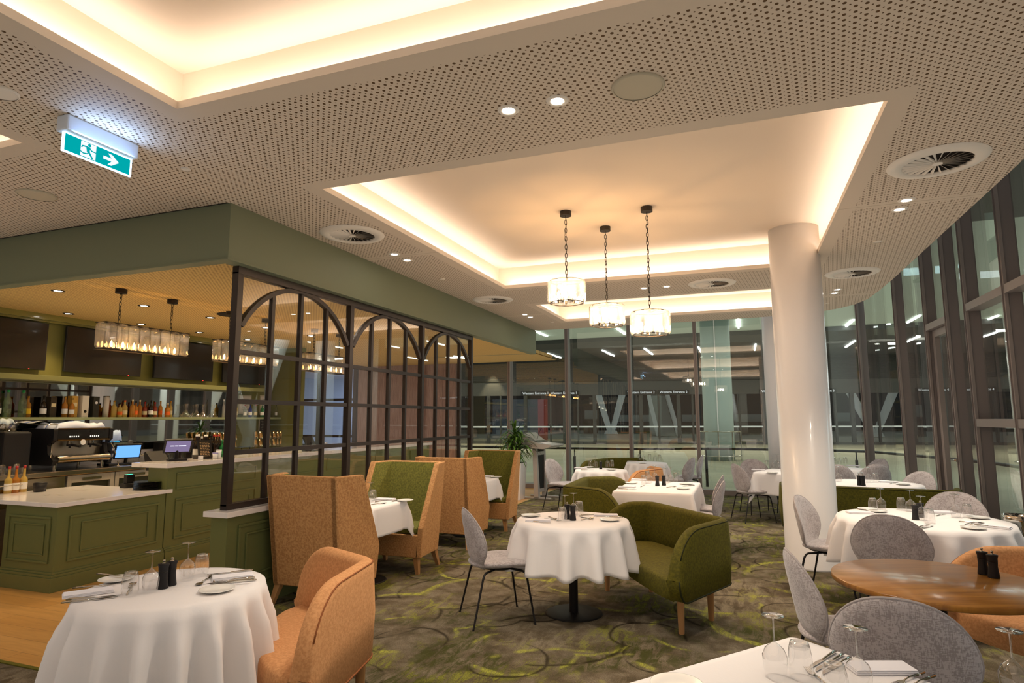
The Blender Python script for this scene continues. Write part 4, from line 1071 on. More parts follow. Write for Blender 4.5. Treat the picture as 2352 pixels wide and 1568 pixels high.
def mk_fork():
    r_=thing('fork','','fork'); m=MB(); m.tube([(-.10,0,.002),(-.05,0,.004),(0,0,.007),(.03,0,.003)],[.0055,.0045,.0026,.003],8); m.build('handle',M_chrome,r_)
    m=MB(); m.prism([(.03,-.004),(.042,-.0105),(.055,-.0105),(.055,.0105),(.042,.0105),(.03,.004)],.002,.0038)
    for k in range(4): y=-.009+.006*k; m.add([(.055,y-.0012,.002),(.055,y+.0012,.002),(.088,y+.0006,.006),(.088,y-.0006,.006),(.055,y-.0012,.004),(.055,y+.0012,.004),(.088,y+.0006,.0075),(.088,y-.0006,.0075)],[(0,1,2,3),(7,6,5,4),(0,4,5,1),(1,5,6,2),(2,6,7,3),(3,7,4,0)])
    m.build('tines',M_chrome,r_); return r_
def mk_spoon():
    r_=thing('spoon','','spoon'); m=MB(); m.tube([(-.09,0,.002),(-.05,0,.004),(0,0,.007),(.03,0,.005)],[.005,.004,.0026,.003],8); m.build('handle',M_chrome,r_)
    def sp(i,j):
        a=2*PI*j/20; t=i/5; return (.055+.027*t*math.cos(a),.018*t*math.sin(a),.001+.006*t*t)
    m=MB(); m.grid(sp,6,20,False,True); m.build('bowl',M_chrome,r_); return r_
K={'w':Kind(mk_wine),'t':Kind(mk_tumbler),'m':Kind(mk_mill),'p':Kind(mk_plate),'n':Kind(mk_napkin),'k':Kind(mk_knife),'f':Kind(mk_fork),'s':Kind(mk_spoon)}
NM={'w':'upturned wine glass','t':'upturned tumbler','m':'black mill','p':'white side plate','n':'folded white napkin','k':'steel knife','f':'steel fork','s':'steel spoon'}
PL={'w':'wine glasses','t':'tumblers','m':'black mills','p':'side plates','n':'folded napkins','k':'knives','f':'forks','s':'spoons'}
def put(tb,kind,x,y,rz,phrase,dz=0):
    z=TZ+.0035+dz if tb!=9 else TZ-.0055
    K[kind]((x,y,z),rz,'%s %s on %s'%(NM[kind],phrase,D[tb]),PL[kind]+' on '+D[tb])
def pp(tb,kind,px,py,phrase,rz=0,dz=0): x,y=at(px,py,TZ+.004); put(tb,kind,x,y,rz,phrase,dz)
def dirpx(px0,py0,px1,py1):
    a=at(px0,py0,TZ); b=at(px1,py1,TZ); return math.atan2(b[1]-a[1],b[0]-a[0])
def lay(tb,kind,p0,p1,phrase,dz=0):      # a long item laid from pixel p0 (handle) to p1
    a=at(*p0,TZ+.004); b=at(*p1,TZ+.004); put(tb,kind,(a[0]+b[0])/2,(a[1]+b[1])/2,math.atan2(b[1]-a[1],b[0]-a[0]),phrase,dz)
# 1: round table nearest the bar
A1,B1='at the outer place','at the orange seat place'
pp(1,'t',298,1366,A1); pp(1,'w',345,1358,A1); pp(1,'m',373,1350,'nearer us of the pair'); pp(1,'m',392,1343,'further of the pair'); pp(1,'w',429,1331,B1); pp(1,'t',462,1320,B1)
pp(1,'p',266,1333,A1); pp(1,'p',498,1357,B1)
pp(1,'n',203,1363,A1,dirpx(150,1372,250,1358)); pp(1,'n',535,1326,B1,dirpx(500,1330,575,1322))
lay(1,'k',(152,1385),(262,1372),'nearest the rim '+A1); lay(1,'k',(152,1379),(280,1367),'second from the rim '+A1); lay(1,'f',(175,1350),(262,1344),'beyond the napkin '+A1); lay(1,'s',(300,1358),(306,1338),'under the tumbler '+A1)
lay(1,'k',(232,1326),(290,1330),'across the plate '+A1,.013); lay(1,'f',(292,1365),(302,1345),'under the tumbler '+A1)
lay(1,'s',(476,1330),(458,1342),B1); lay(1,'f',(489,1333),(482,1323),B1); lay(1,'k',(568,1311),(490,1319),'beyond the napkin '+B1); lay(1,'k',(575,1334),(495,1342),'before the napkin '+B1); lay(1,'k',(572,1339),(470,1348),'across the plate '+B1,.013); lay(1,'f',(576,1328),(500,1338),'by the napkin '+B1,.002)
# 2: round table with the visible pedestal
A2,B2='at the grey chair place','at the green sofa place'
pp(2,'t',1292,1197,A2); pp(2,'w',1298,1190,A2); pp(2,'m',1303,1191,'set slightly further back'); pp(2,'m',1316,1194,'standing nearest us'); pp(2,'w',1318,1184,B2); pp(2,'t',1330,1180,B2)
pp(2,'p',1219,1185,A2); pp(2,'p',1401,1195,B2); pp(2,'n',1236,1196,A2,.25); pp(2,'n',1392,1184,B2,.25)
lay(2,'s',(1262,1187),(1276,1193),A2); lay(2,'f',(1258,1192),(1284,1196),A2); lay(2,'k',(1214,1197),(1262,1201),A2); lay(2,'f',(1354,1192),(1336,1188),B2); lay(2,'s',(1342,1193),(1358,1190),B2); lay(2,'k',(1337,1184),(1372,1180),B2); lay(2,'k',(1420,1192),(1380,1190),'resting over the plate '+B2,.013)
# 3: square table with the loveseat
pp(3,'t',1479,1112,'nearest the loveseat corner'); pp(3,'w',1491,1109,'next to the nearest tumbler'); pp(3,'t',1487,1101,'further from us, loveseat side'); pp(3,'w',1504,1103,'further from us, loveseat side')
pp(3,'m',1510,1115,'standing apart from the stems'); pp(3,'m',1525,1114,'partly behind a wine glass'); pp(3,'w',1529,1109,'in front of the second mill'); pp(3,'w',1541,1106,'on the chair side'); pp(3,'t',1553,1104,'on the chair side')
pp(3,'p',1569,1123,'at the nearer chair place'); pp(3,'p',1576,1112,'at the further chair place'); pp(3,'p',1450,1110,'at the further loveseat place'); pp(3,'n',1440,1119,'at the nearer loveseat place'); pp(3,'n',1468,1102,'at the further loveseat place')
lay(3,'k',(1429,1123),(1455,1124),'at the nearer loveseat place'); lay(3,'f',(1470,1119),(1482,1114),'at the nearer loveseat place'); lay(3,'s',(1537,1119),(1548,1118),'at the nearer chair place'); lay(3,'f',(1541,1107),(1552,1106),'at the further chair place'); lay(3,'k',(1592,1115),(1570,1117),'between the chair side plates')
# 4
pp(4,'t',1356,1071,'at the lectern chair place'); pp(4,'w',1368,1072,'at the lectern chair place'); pp(4,'m',1380,1077,'standing alone'); pp(4,'w',1395,1072,'at the opposite place'); pp(4,'t',1405,1071,'at the opposite place'); pp(4,'p',1404,1079,'at the opposite place'); pp(4,'n',1334,1075,'at the lectern chair place'); pp(4,'p',1353,1073,'at the lectern chair place'); lay(4,'k',(1343,1079),(1356,1079),'at the lectern chair place')
# 5
pp(5,'t',1469,1056,'nearest the green loveseat'); pp(5,'w',1478,1058,'nearest the green loveseat'); pp(5,'t',1492,1055,'behind the centre stems'); pp(5,'w',1505,1059,'nearest the grey chairs'); pp(5,'t',1515,1057,'nearest the grey chairs'); pp(5,'p',1476,1064,'at the nearest place'); pp(5,'n',1453,1060,'at the loveseat place')
# 6
pp(6,'t',1762,1072,'nearest the free corner'); pp(6,'w',1776,1073,'nearest the tumbler'); pp(6,'t',1790,1073,'half behind the column'); pp(6,'p',1774,1086,'near the hanging corner'); pp(6,'n',1742,1079,'beside the chair facing away'); pp(6,'w',1786,1069,'half behind the column')
# 7
pp(7,'w',1927,1105,'just clear of the column'); pp(7,'m',1974,1114,'on the column side'); pp(7,'m',1983,1115,'on the window side'); pp(7,'w',1995,1107,'window side of the mills'); pp(7,'t',2011,1107,'window side of the mills'); pp(7,'t',1977,1104,'directly behind the mills'); pp(7,'p',2074,1113,'in front of the window chair'); pp(7,'n',1974,1125,'at the banquette place'); pp(7,'n',2040,1107,'at the window place')
lay(7,'k',(2014,1123),(2024,1128),'at the banquette place'); lay(7,'f',(2022,1123),(2032,1127),'at the banquette place'); lay(7,'s',(1950,1123),(1961,1121),'at the banquette place'); lay(7,'f',(2045,1111),(2058,1109),'at the window place'); pp(7,'p',1935,1122,'near the column')
# 8
C8,N8,F8,W8='at the column place','at the nearest place','at the far place','at the window place'
pp(8,'t',2006,1172,C8); pp(8,'w',2025,1171,C8); pp(8,'p',1993,1170,'behind '+C8); pp(8,'p',2014,1175,'in front '+C8); pp(8,'n',1975,1178,C8,.2)
pp(8,'t',2071,1171,F8); pp(8,'w',2093,1175,F8); pp(8,'m',2103,1193,'standing nearest us'); pp(8,'m',2116,1188,'half hidden by a wine glass'); pp(8,'w',2119,1194,N8); pp(8,'t',2136,1201,N8)
pp(8,'w',2196,1188,W8); pp(8,'t',2223,1188,W8); pp(8,'p',2247,1190,'further back '+W8); pp(8,'p',2236,1214,'nearer us '+W8); pp(8,'n',2284,1211,W8,-.5); pp(8,'n',2160,1177,F8,.1)
lay(8,'f',(2219,1204),(2238,1200),W8); lay(8,'s',(2222,1199),(2245,1201),W8); lay(8,'k',(2252,1213),(2290,1216),'over the napkin '+W8,.02); lay(8,'f',(2112,1210),(2134,1205),N8); lay(8,'k',(2118,1214),(2142,1208),N8); lay(8,'f',(2155,1184),(2168,1181),F8)
# 9
pp(9,'m',2259,1314,'further of the pair'); pp(9,'m',2283,1322,'nearer of the pair')
# 10
X10,Y10='at the corner place','at the grey chair place'
pp(10,'w',1782,1553,X10); pp(10,'t',1840,1554,X10); pp(10,'w',1975,1592,Y10); pp(10,'t',1921,1612,Y10); pp(10,'n',2022,1537,Y10,dirpx(1950,1560,2060,1560))
lay(10,'k',(1916,1500),(1862,1533),'furthest from the napkin '+X10); lay(10,'k',(1936,1505),(1873,1541),'middle of three '+X10); lay(10,'k',(1955,1511),(1885,1550),'nearest the napkin '+X10); lay(10,'f',(1890,1567),(1872,1552),X10)
lay(10,'f',(2104,1552),(2070,1567),'inner one '+Y10); lay(10,'f',(2128,1560),(2095,1575),'outer one '+Y10); pp(10,'p',1555,1578,'cropped by the picture edge'); pp(10,'w',2333,1600,'furthest along the chair side')
# 11
pp(11,'t',1916,1064,'nearest the column'); pp(11,'w',1928,1065,'nearest the column'); pp(11,'t',1942,1064,'nearest the window'); pp(11,'n',1960,1070,'nearest the window')
# booths
pp(12,'w',851,1152,'nearest the glass screen'); pp(12,'t',857,1149,'nearest the glass screen'); pp(12,'p',931,1150,'nearest the aisle'); pp(12,'n',885,1147,'before the green lining',.1); lay(12,'k',(905,1151),(925,1147),'before the green lining'); lay(12,'f',(868,1152),(888,1149),'before the green lining'); lay(12,'s',(862,1158),(880,1156),'before the green lining')
pp(13,'p',1139,1096,'nearest the aisle'); lay(13,'k',(1128,1097),(1136,1092),'nearest the aisle'); pp(13,'n',1118,1094,'deep in the booth')

# ---------------------------------------------------------------- bar counters
lc=thing('low_bar_counter','low olive panelled bar counter with white stone top','counter',(-6.13,4.15,0))
m=MB(); m.box(-.74,0,0,1.18,0,.775); m.box(-.775,.035,-.035,1.18,0,.13); m.box(-.765,.025,-.025,1.18,.13,.155); m.box(-.752,.012,-.012,1.18,.155,.175); m.build('carcass',M_panel,lc,bevel=.002)
m=MB(); moulding(m,'y',0,-.68,-.07,.25,.68,.02,.014,-1); moulding(m,'y',0,-.60,-.15,.32,.61,.014,.010,-1); moulding(m,'x',0,.12,1.10,.25,.68,.02,.014); moulding(m,'x',0,.24,.98,.32,.61,.014,.010); m.build('panel_moulding',M_panel,lc,bevel=.003)
m=MB(); m.box(-1.35,.035,-.035,1.24,.775,.815); m.build('worktop',M_marble,lc,bevel=.003)
hc=thing('high_bar_counter','tall olive panelled bar counter with thick white stone top behind the glass screen','counter',(-6.13,5.33,0))
HL=6.3
m=MB(); m.box(-.30,.0,0.01,HL,0,1.055); m.box(-.30,.035,.01,HL,0,.13); m.box(-.30,.025,.01,HL,.13,.155); m.box(-.30,.012,.01,HL,.155,.175); m.build('carcass',M_panel,hc,bevel=.002)
m=MB()
y=.13
while y<HL-1: moulding(m,'x',0,y,y+1.25,.80,.99,.016,.012); moulding(m,'x',0,y,y+1.25,.25,.70,.02,.014); moulding(m,'x',0,y+.10,y+1.15,.32,.63,.014,.010); y+=1.38
m.build('panel_moulding',M_panel,hc,bevel=.003)
m=MB(); m.box(-.50,.05,-.05,HL+.05,1.055,1.105); m.build('worktop',M_marble,hc,bevel=.003)
# back bar
bb=thing('back_bar_counter','long stainless steel back bar counter under the mirror','counter',(-7.72,3.3,0))
m=MB(); m.box(-.71,.02,0,5.24,.93,.985); m.build('worktop',M_steel,bb,bevel=.004)
m=MB(); m.box(-.71,-.02,0,1.55,.0,.93); m.box(-.70,-.08,1.55,4.3,0,.10); m.box(-.71,-.05,4.3,5.24,.0,.93); m.build('carcass',mat('dark steel carcass','#5a544c',.4,metal=.7),bb)
m=MB(); m.box(-.735,-.715,0,5.24,.985,1.155); m.build('upstand',M_marble,bb)
def fridge(y,w,label,panel):
    r_=thing('bar_fridge',label,'fridge',(-7.74,y,0),0,'under-counter bar fridges')
    m=MB(); m.box(-.62,-.05,0,w,.12,.925); m.build('cabinet',mat('fridge body','#4c4a46',.4,metal=.6),r_)
    y0=0
    if panel:
        m=MB(); m.box(-.05,0,.005,.44,.13,.92); pnl=m.build('control_panel',M_steel,r_,bevel=.004)
        m=MB(); m.box(.0,.004,.10,.17,.845,.875); m.build('display',M_blackmatt,pnl); m=MB(); m.box(.004,.006,.12,.14,.852,.868); m.build('display_digits',emat('red digits',(1,.04,.02),4),pnl)
        m=MB()
        for k in range(5): m.box(.0,.006,.06,.40,.74-.05*k,.765-.05*k)
        m.build('vent_slat',mat('vent dark','#3a332b',.5),pnl); y0=.46
    n=round((w-y0)/.62)
    for k in range(n):
        a=y0+k*(w-y0)/n+.006; b=y0+(k+1)*(w-y0)/n-.006
        m=MB()
        for (p,q,r0,r1) in ((a,a+.055,.13,.92),(b-.055,b,.13,.92),(a+.055,b-.055,.83,.92),(a+.055,b-.055,.13,.19)): m.box(-.04,0,p,q,r0,r1)
        d=m.build('door',mat('cream steel door','#bfb5a0',.35,metal=.5),r_,bevel=.003); m=MB(); m.box(0,.012,(a+b)/2-.12,(a+b)/2+.12,.855,.885); m.build('handle',M_steel,d)
        m=MB(); m.box(-.02,-.012,a+.055,b-.055,.19,.83); m.build('pane',M_screen,d)
        for zz in (.60,.36): m=MB(); m.box(-.5,-.06,a+.05,b-.05,zz-.01,zz); m.build('shelf',M_steel,r_)
    return r_
fridge(4.86,1.70,'stainless fridge unit with a red lit control panel under the espresso machine',True)
fridge(6.60,1.0,'stainless fridge unit beyond the first one, glass door half hidden by black plates',False)
M_can=mat('red can','#a3302a',.3,metal=.4)
def mk_can():
    r_=thing('drink_can','','can'); m=MB(); m.lathe([(.026,0),(.032,.006),(.032,.108),(.026,.118)],14); m.build('body',M_can,r_); m=MB(); m.lathe([(.026,.118),(.025,.116),(.0001,.116)],14,close=True); m.build('lid',M_steel,r_); return r_
Kcan=Kind(mk_can)
for k in range(7): Kcan((-7.90,5.42+.073*k,.605),0,'%s red drink can from the control panel behind the fridge glass'%ORD[k],'red cans in the fridge')
# ---------------------------------------------------------------- mirror and shelves
m=MB(); m.box(-8.47,-8.462,3.1,8.52,1.16,2.08); mi=m.build('bar_mirror',M_mirror); tag(mi,'long mirror behind the bottles reflecting the windows','mirror')
sh=thing('bottle_shelf','sage green shelf carrying the spirits along the mirror','shelf',(-8.46,3.1,1.595)); m=MB(); m.box(0,.30,0,6.43,0,.035); m.build('board',mat('sage shelf paint','#868a5e',.4),sh,bevel=.003)
sh=thing('upper_shelf','green ledge under the wall screens above the mirror','shelf',(-8.46,3.1,2.085)); m=MB(); m.box(0,.34,0,5.9,0,.065); m.build('board',mat('golden green ledge','#7d7a48',.4),sh,bevel=.003)
def tv(y,w,label):
    r_=thing('wall_screen',label,'television',(TX,y,2.525),0,'black wall screens over the bar')
    m=MB(); m.box(0,.05,.2,w-.2,-.2,.2); m.build('bracket',M_blackmatt,r_)
    m=MB(); m.box(.05,.085,0,w,-.30,.30); m.build('casing',M_blackmatt,r_,bevel=.004)
    m=MB(); m.box(.085,.0865,.012,w-.012,-.285,.288); m.build('display',mat('switched off screen','#120b08',.33,coat=.3),r_)
    m=MB(); m.box(.084,.088,w-.20,w-.19,-.297,-.292); m.build('standby_light',emat('red standby',(1,.03,.02),6),r_)
tv(4.20,1.11,'switched off wall screen nearest the left end of the bar'); tv(5.54,1.11,'switched off wall screen behind the first crystal bar pendant'); tv(6.87,1.11,'third switched off wall screen, between pendant and steel post'); tv(8.20,1.05,'last switched off wall screen, seen through the glass screen')

# ---------------------------------------------------------------- bottles
def gl(name,tint,body=.35,dc=None):
    if name in _cache: return _cache[name]
    m,nt,b=newmat(name); nt.nodes.remove(b)
    t=nt.nodes.new('ShaderNodeBsdfTransparent'); t.inputs[0].default_value=tint+(1,)
    d=nt.nodes.new('ShaderNodeBsdfDiffuse'); d.inputs[0].default_value=(dc or tint)+(1,)
    g=nt.nodes.new('ShaderNodeBsdfGlossy'); g.inputs['Roughness'].default_value=.05
    a=nt.nodes.new('ShaderNodeMixShader'); a.inputs[0].default_value=body; nt.links.new(t.outputs[0],a.inputs[1]); nt.links.new(d.outputs[0],a.inputs[2])
    c=nt.nodes.new('ShaderNodeMixShader'); nt.links.new((schlick(nt,1.5)*1.2+.02).k,c.inputs[0])
    nt.links.new(a.outputs[0],c.inputs[1]); nt.links.new(g.outputs[0],c.inputs[2]); nt.links.new(c.outputs[0],nt.nodes['Material Output'].inputs[0]); _cache[name]=m; return m
G={'clear':gl('clear bottle glass',(.88,.93,.90),.06),'amber':gl('amber spirit',(.75,.30,.04),.40,(.85,.34,.04)),'gold':gl('golden spirit',(.85,.60,.12),.45,(.95,.66,.14)),'dark':gl('dark bottle glass',(.06,.03,.02),.75,(.02,.012,.008)),
   'green':gl('green bottle glass',(.05,.45,.12),.5,(.02,.25,.06)),'red':gl('deep red spirit',(.5,.07,.02),.55,(.4,.05,.02)),'blue':gl('blue bottle glass',(.08,.12,.6),.5,(.05,.07,.45)),'frost':gl('frosted glass',(.85,.85,.82),.4,(.8,.78,.72)),'pale':gl('pale green gin glass',(.70,.88,.62),.14,(.6,.7,.45))}
LB={'white':mat('white label','#e6ded0',.7),'yellow':mat('yellow label','#d9a91f',.6),'cream':mat('cream label','#cdb98a',.7),'black':mat('black label','#17130f',.6),'red':mat('red cap','#9c1c1c',.4),'gold':mat('gold foil','#c08a2c',.3,metal=.7),'orange':mat('orange label','#cf5a1a',.6),'green':mat('green cap','#1d7a3c',.4)}
def bottle(x,y,z,r,h,glass,label,cap,txt,group,neck=.32,name='bottle',cat='bottle'):
    r_=thing(name,txt,cat,(x,y,z),random.uniform(-.2,.2),group)
    hs=h*(1-neck); m=MB(); m.lathe([(r*.8,0),(r,.006),(r,hs*.86),(r*.86,hs*.94),(r*.42,hs*1.06),(r*.36,hs*1.12),(r*.34,h*.93),(r*.34,h*.96)],18); m.build('glass',G[glass],r_)
    m=MB(); m.lathe([(r*.38,h*.90),(r*.38,h)],14); m.build('cap',LB.get(cap) or mat(cap+' cap','#26211c',.4),r_)
    if label: m=MB(); m.lathe([(r*1.015,h*.16),(r*1.015,h*.40)],18,close=True); m.build('label',LB[label],r_)
SHX,SHZ=-8.28,1.632
def shp(px): return atX(px,955,SHX)[0]
GB='spirit bottles on the mirror shelf'
for (px,r,h,g,l,c,t) in ((-6,.034,.27,'dark','white','black','dark bottle cut by the left picture edge'),(12,.042,.33,'pale',None,'green','tall clear green capped bottle, first from the shelf end'),(48,.042,.33,'pale',None,'green','tall clear bottle with a reddish neck label'),
 (65,.036,.26,'amber','yellow','gold','squat amber bottle with a big yellow label'),(101,.036,.27,'dark','white','black','dark bottle with white label beside the dark carton'),(150,.034,.27,'amber','white','gold','amber bottle with large white label before the gold carton'),(163,.031,.25,'amber','white','black','smaller amber bottle with red and white label by the gold carton'),
 (263,.038,.235,'gold',None,'gold','golden bottle with stopper just after the pale tube'),(272,.032,.20,'gold','orange','black','short golden bottle squeezed behind its neighbours'),(283,.038,.24,'gold','cream','orange','golden bottle with wide cream label and orange stopper'),
 (297,.034,.25,'amber',None,'cream','tall amber bottle with pale neck tag, first of the dark trio'),(306,.030,.23,'amber','orange','black','amber bottle with orange band in the trio'),(311,.030,.20,'amber','red','red','short amber bottle with red label before the trio'),(320,.034,.25,'amber',None,'cream','tall amber bottle with pale neck tag, last of the dark trio'),
 (333,.034,.225,'red','cream','red','red sealed bottle before the tall dark one'),(343,.031,.25,'dark','white','black','tall dark bottle with white label between two red seals'),(353,.034,.225,'red','cream','red','red sealed bottle after the tall dark one'),
 (370,.030,.245,'amber','orange','gold','slim amber bottle with gold foil neck, left of the square one'),(381,.037,.215,'amber','orange','cream','square shouldered bottle with bright orange label'),(391,.030,.25,'gold','cream','gold','slim bottle with gold foil neck, beyond the orange label'),
 (512,.024,.30,'frost',None,'white','slim frosted bottle after the glass decanters'),(537,.032,.25,'gold','cream','black','pale gold bottle beside the steel screen post'),(563,.030,.22,'clear','white','red','clear bottle seen just past the steel post'),(573,.032,.24,'blue','white','black','blue bottomed bottle behind the screen glass'),(584,.030,.23,'clear','cream','red','clear red capped bottle behind the screen glass'),
 (597,.034,.24,'green','white','white','green gin bottle, first of three'),(607,.036,.235,'green','white','gold','green gin bottle, middle of three'),(616,.032,.245,'green','cream','green','green gin bottle, last of three'),(637,.026,.24,'clear','white','black','slim clear bottle with a tall white label')):
    bottle(SHX+random.uniform(-.03,.05),shp(px),SHZ,r,h,g,l,c if c in LB else 'black',t,GB)
def carton(px,w,h,col,txt,badge=None,rnd=False):
    r_=thing('spirit_carton',txt,'box',(SHX-.03,shp(px),SHZ),.08,'cartons between the bottles'); M=mat('carton '+col,col,.55)
    m=MB()
    if rnd: m.lathe([(w/2,0),(w/2,h)],20); m.build('tube',M,r_); m=MB(); m.lathe([(w/2+.001,h-.012),(w/2+.001,h+.003)],20); m.build('lid',M_steel,r_)
    else:
        m.box(-w/2,w/2,-w/2,w/2,0,h); m.build('carton',M,r_,bevel=.002); m=MB(); 
        (m.lathe([(w*.22,0),(w*.22,.001)],16,T=Matrix.Translation((w/2,0,h*(.27 if badge=='black' else .7)))@Matrix.Rotation(PI/2,4,'Y')) if badge else m.box(w/2,w/2+.001,-w*.35,w*.35,h*.5,h*.68)); m.build('print',LB[badge or 'cream'],r_)
carton(119,.085,.26,'#2b2013','dark brown carton with cream lettering band beside the dark bottle'); carton(168,.085,.28,'#b08536','gold carton behind two amber bottles'); carton(192,.095,.285,'#d8c9ae','pale cream carton with a round black emblem','black'); carton(217,.09,.28,'#29261d','black carton with pale oval badge','white'); carton(245,.075,.29,'#c9bba6','tall pale speckled tube with metal lid',rnd=True)
def mk_dec():
    r_=thing('decanter','','decanter'); m=MB(); m.lathe([(.075,.002),(.082,.012),(.070,.028),(.030,.065),(.017,.10),(.016,.15),(.030,.21)],24,close=True); m.build('glass',M_glassware,r_)
    m=MB(); m.lathe([(.0001,.0),(.075,.0),(.076,.006)],24,close=True); m.build('base',M_glassthick,r_); return r_
Kdec=Kind(mk_dec)
for px,t in ((425,'glass decanter nearest the orange labelled bottles'),(449,'second glass decanter, its base overlapping the next one'),(464,'third glass decanter, its base overlapping the previous one'),(486,'glass decanter nearest the frosted bottle')): Kdec((SHX+.02,shp(px),SHZ),0,t,'wine decanters on the mirror shelf')

# ---------------------------------------------------------------- espresso machine and its neighbours
CZ=.988
y0=atX(118,1060,-7.85)[0]; y1=atX(248,1060,-7.85)[0]; L=y1-y0
em=thing('espresso_machine','chrome espresso machine with black ends and two group heads','coffee machine',(-8.12,y0,CZ))
m=MB(); m.box(-.26,.14,.0,L,.10,.42); m.build('body',mat('polished machine steel','#cfc8bd',.3,metal=1),em,bevel=.01)
def endp(y):
    m=MB(); m.prism([(-.28,.06),(.30,.06),(.33,.12),(.22,.20),(.20,.30),(.30,.36),(.30,.50),(-.28,.50)],0,.05,0,Matrix.Translation((0,y,0))@Matrix.Rotation(PI/2,4,'X')@Matrix.Scale(-1,4,(0,0,1))); m.build('end_panel',M_blackmatt,em,bevel=.012)
endp(-.02); endp(L-.03)
m=MB(); m.box(.10,.30,.03,L-.03,.36,.50); hd=m.build('head',mat('smoked machine front','#33302c',.2,metal=.6,coat=.5),em,bevel=.015)
m=MB()
for q in (.32,.68):
    for k in range(5): m.box(.30,.304,L*q-.06+.026*k,L*q-.048+.026*k,.395,.412)
m.build('button',emat('lit key',(1,.93,.8),.9),hd)
m=MB(); m.box(.30,.304,L*.6,L*.86,.455,.485); m.build('display',M_blackmatt,hd)
m=MB(); m.box(.295,.31,.03,L-.03,.352,.366); m.box(.295,.31,.03,L-.03,.497,.508); m.build('gilt_rail',mat('warm steel rail','#c99a55',.2,metal=1),em)
m=MB(); m.cyl((.05,.04,.13),(.33,.04,.13),.0); 
m=MB(); m.cyl((.31,.03,.13),(.31,L-.03,.13),.045,n=20); m.box(.0,.31,.03,L-.03,.085,.135); m.build('drip_tray',M_steel,em)
for q in (.33,.70):
    m=MB(); m.cyl((.22,L*q,.36),(.22,L*q,.30),.035,n=18); g_=m.build('group_head',M_chrome,em)
    m=MB(); m.cyl((.22,L*q,.31),(.22,L*q,.285),.037,n=18); m.cyl((.24,L*q,.298),(.38,L*q+.02,.285),.014,.017,10); m.cyl((.22,L*q,.285),(.22,L*q,.26),.012); m.build('portafilter',M_blackmatt,em)
m=MB(); m.cyl((.30,L*.47,.33),(.315,L*.47,.33),.034,n=20); m.build('gauge',mat('gauge dial','#e6e0d2',.4),em)
m=MB(); m.tube([(.24,.0,.34),(.30,-.03,.28),(.34,-.06,.16)],.006,8); m.build('steam_wand',M_chrome,em); m=MB(); m.tube([(.24,L,.34),(.30,L+.02,.28),(.34,L+.05,.16)],.006,8); m.build('steam_wand',M_chrome,em)
for fx in (-.2,.24):
    for fy in (.06,L-.06): m=MB(); m.cyl((fx,fy,0),(fx,fy,.09),.02,n=12); m.build('foot',M_chrome,em)
m=MB(); m.box(-.24,.16,.04,L-.04,.50,.503)
for (a,b,c,d) in ((-.25,-.25,.17,-.25),(.17,.02,.17,L-.02),(-.25,L-.02,.17,L-.02),(-.25,.02,-.25,L-.02)): m.tube([(a,b if b>0 else .02,.55),(c,d if d>0 else .02,.55)],.006,6)
m.build('cup_rail',M_chrome,em)
def cloth_lump(name,txt,x,y,z,sx,sy,h,col,stripe,seed,hang=.04):
    m=MB(); rnd=random.Random(seed); ph=[rnd.uniform(0,6) for _ in range(4)]
    def f(i,j):
        u,v=i/22*2-1,j/30*2-1; zz=h*(.55+.3*math.sin(5*v+ph[0]+u)+.18*math.sin(9*u+ph[1]+3*v))-(hang+h)*max(0,max(abs(u),abs(v))-.85)/.15
        return (u*sx/2+.01*math.sin(7*v+ph[2]),v*sy/2+.01*math.sin(6*u+ph[3]),zz)
    m.grid(f,23,31); mt,nt,b=newmat(name+' cotton '+str(seed)); sp=nt.nodes.new('ShaderNodeSeparateXYZ'); tc=nt.nodes.new('ShaderNodeTexCoord'); nt.links.new(tc.outputs['Object'],sp.inputs[0])
    s_=((E(nt,sp.outputs[0])+.02).abs().lt(.018)); nt.links.new(mixc(nt,s_,hexc(col),hexc(stripe)),b.inputs['Base Color']); b.inputs['Roughness'].default_value=.9
    o=m.build(name,mt,loc=(x,y,z)); s=o.modifiers.new('thick','SOLIDIFY'); s.thickness=.004; tag(o,txt,'cloth')
cloth_lump('tea_towel','white tea towel with blue stripe draped on the espresso machine',-8.10,y0+L*.52,CZ+.545,.40,L*.88,.05,'#d9dbe4','#5a73b8',3)
yb=atX(8,1060,-7.85)[0]
ap=thing('coffee_grinder_station','black boxy grinder station standing left of the espresso machine','appliance',(-8.12,yb,CZ))
m=MB(); m.box(-.25,.24,0,.30,.06,.47); m.build('housing',M_blackmatt,ap,bevel=.02); m=MB(); m.box(-.2,.20,.03,.28,.47,.475); m.build('top_plate',M_steel,ap)
for q in (.08,.21): m=MB(); m.lathe([(.05,.475),(.07,.56),(.07,.58)],16,(0,q,0)); m.build('hopper',M_glassware,ap)
for fy in (.05,.25):
    for fx in (-.2,.2): m=MB(); m.cyl((fx,fy,0),(fx,fy,.07),.018); m.build('foot',M_chrome,ap)
cloth_lump('tea_towel','small crumpled white cloth on the black grinder station',-8.16,yb+.10,CZ+.60,.3,.16,.03,'#d4dcd6','#c4ccc6',9,.02)
yg=atX(263,1060,-7.85)[0]
gr=thing('coffee_grinder','black coffee grinder with its hopper under a pale blue cloth','grinder',(-8.0,yg,CZ))
m=MB(); m.box(-.10,.13,-.06,.06,0,.03); m.cyl((0,0,.03),(0,0,.30),.055,.06,18); m.box(.03,.10,-.03,.03,.16,.20); m.build('body',M_blackmatt,gr,bevel=.004)
m=MB(); m.lathe([(.055,.30),(.09,.42),(.09,.44)],20); m.build('hopper',M_glassware,gr); m=MB(); m.cyl((.06,0,.17),(.13,-.05,.13),.012); m.build('lever',M_blackmatt,gr)
cloth_lump('microfibre_cloth','pale blue cloth hanging over the grinder hopper',-8.0,yg,CZ+.44,.24,.26,.03,'#b4c8e6','#a0b8dc',5,.10)

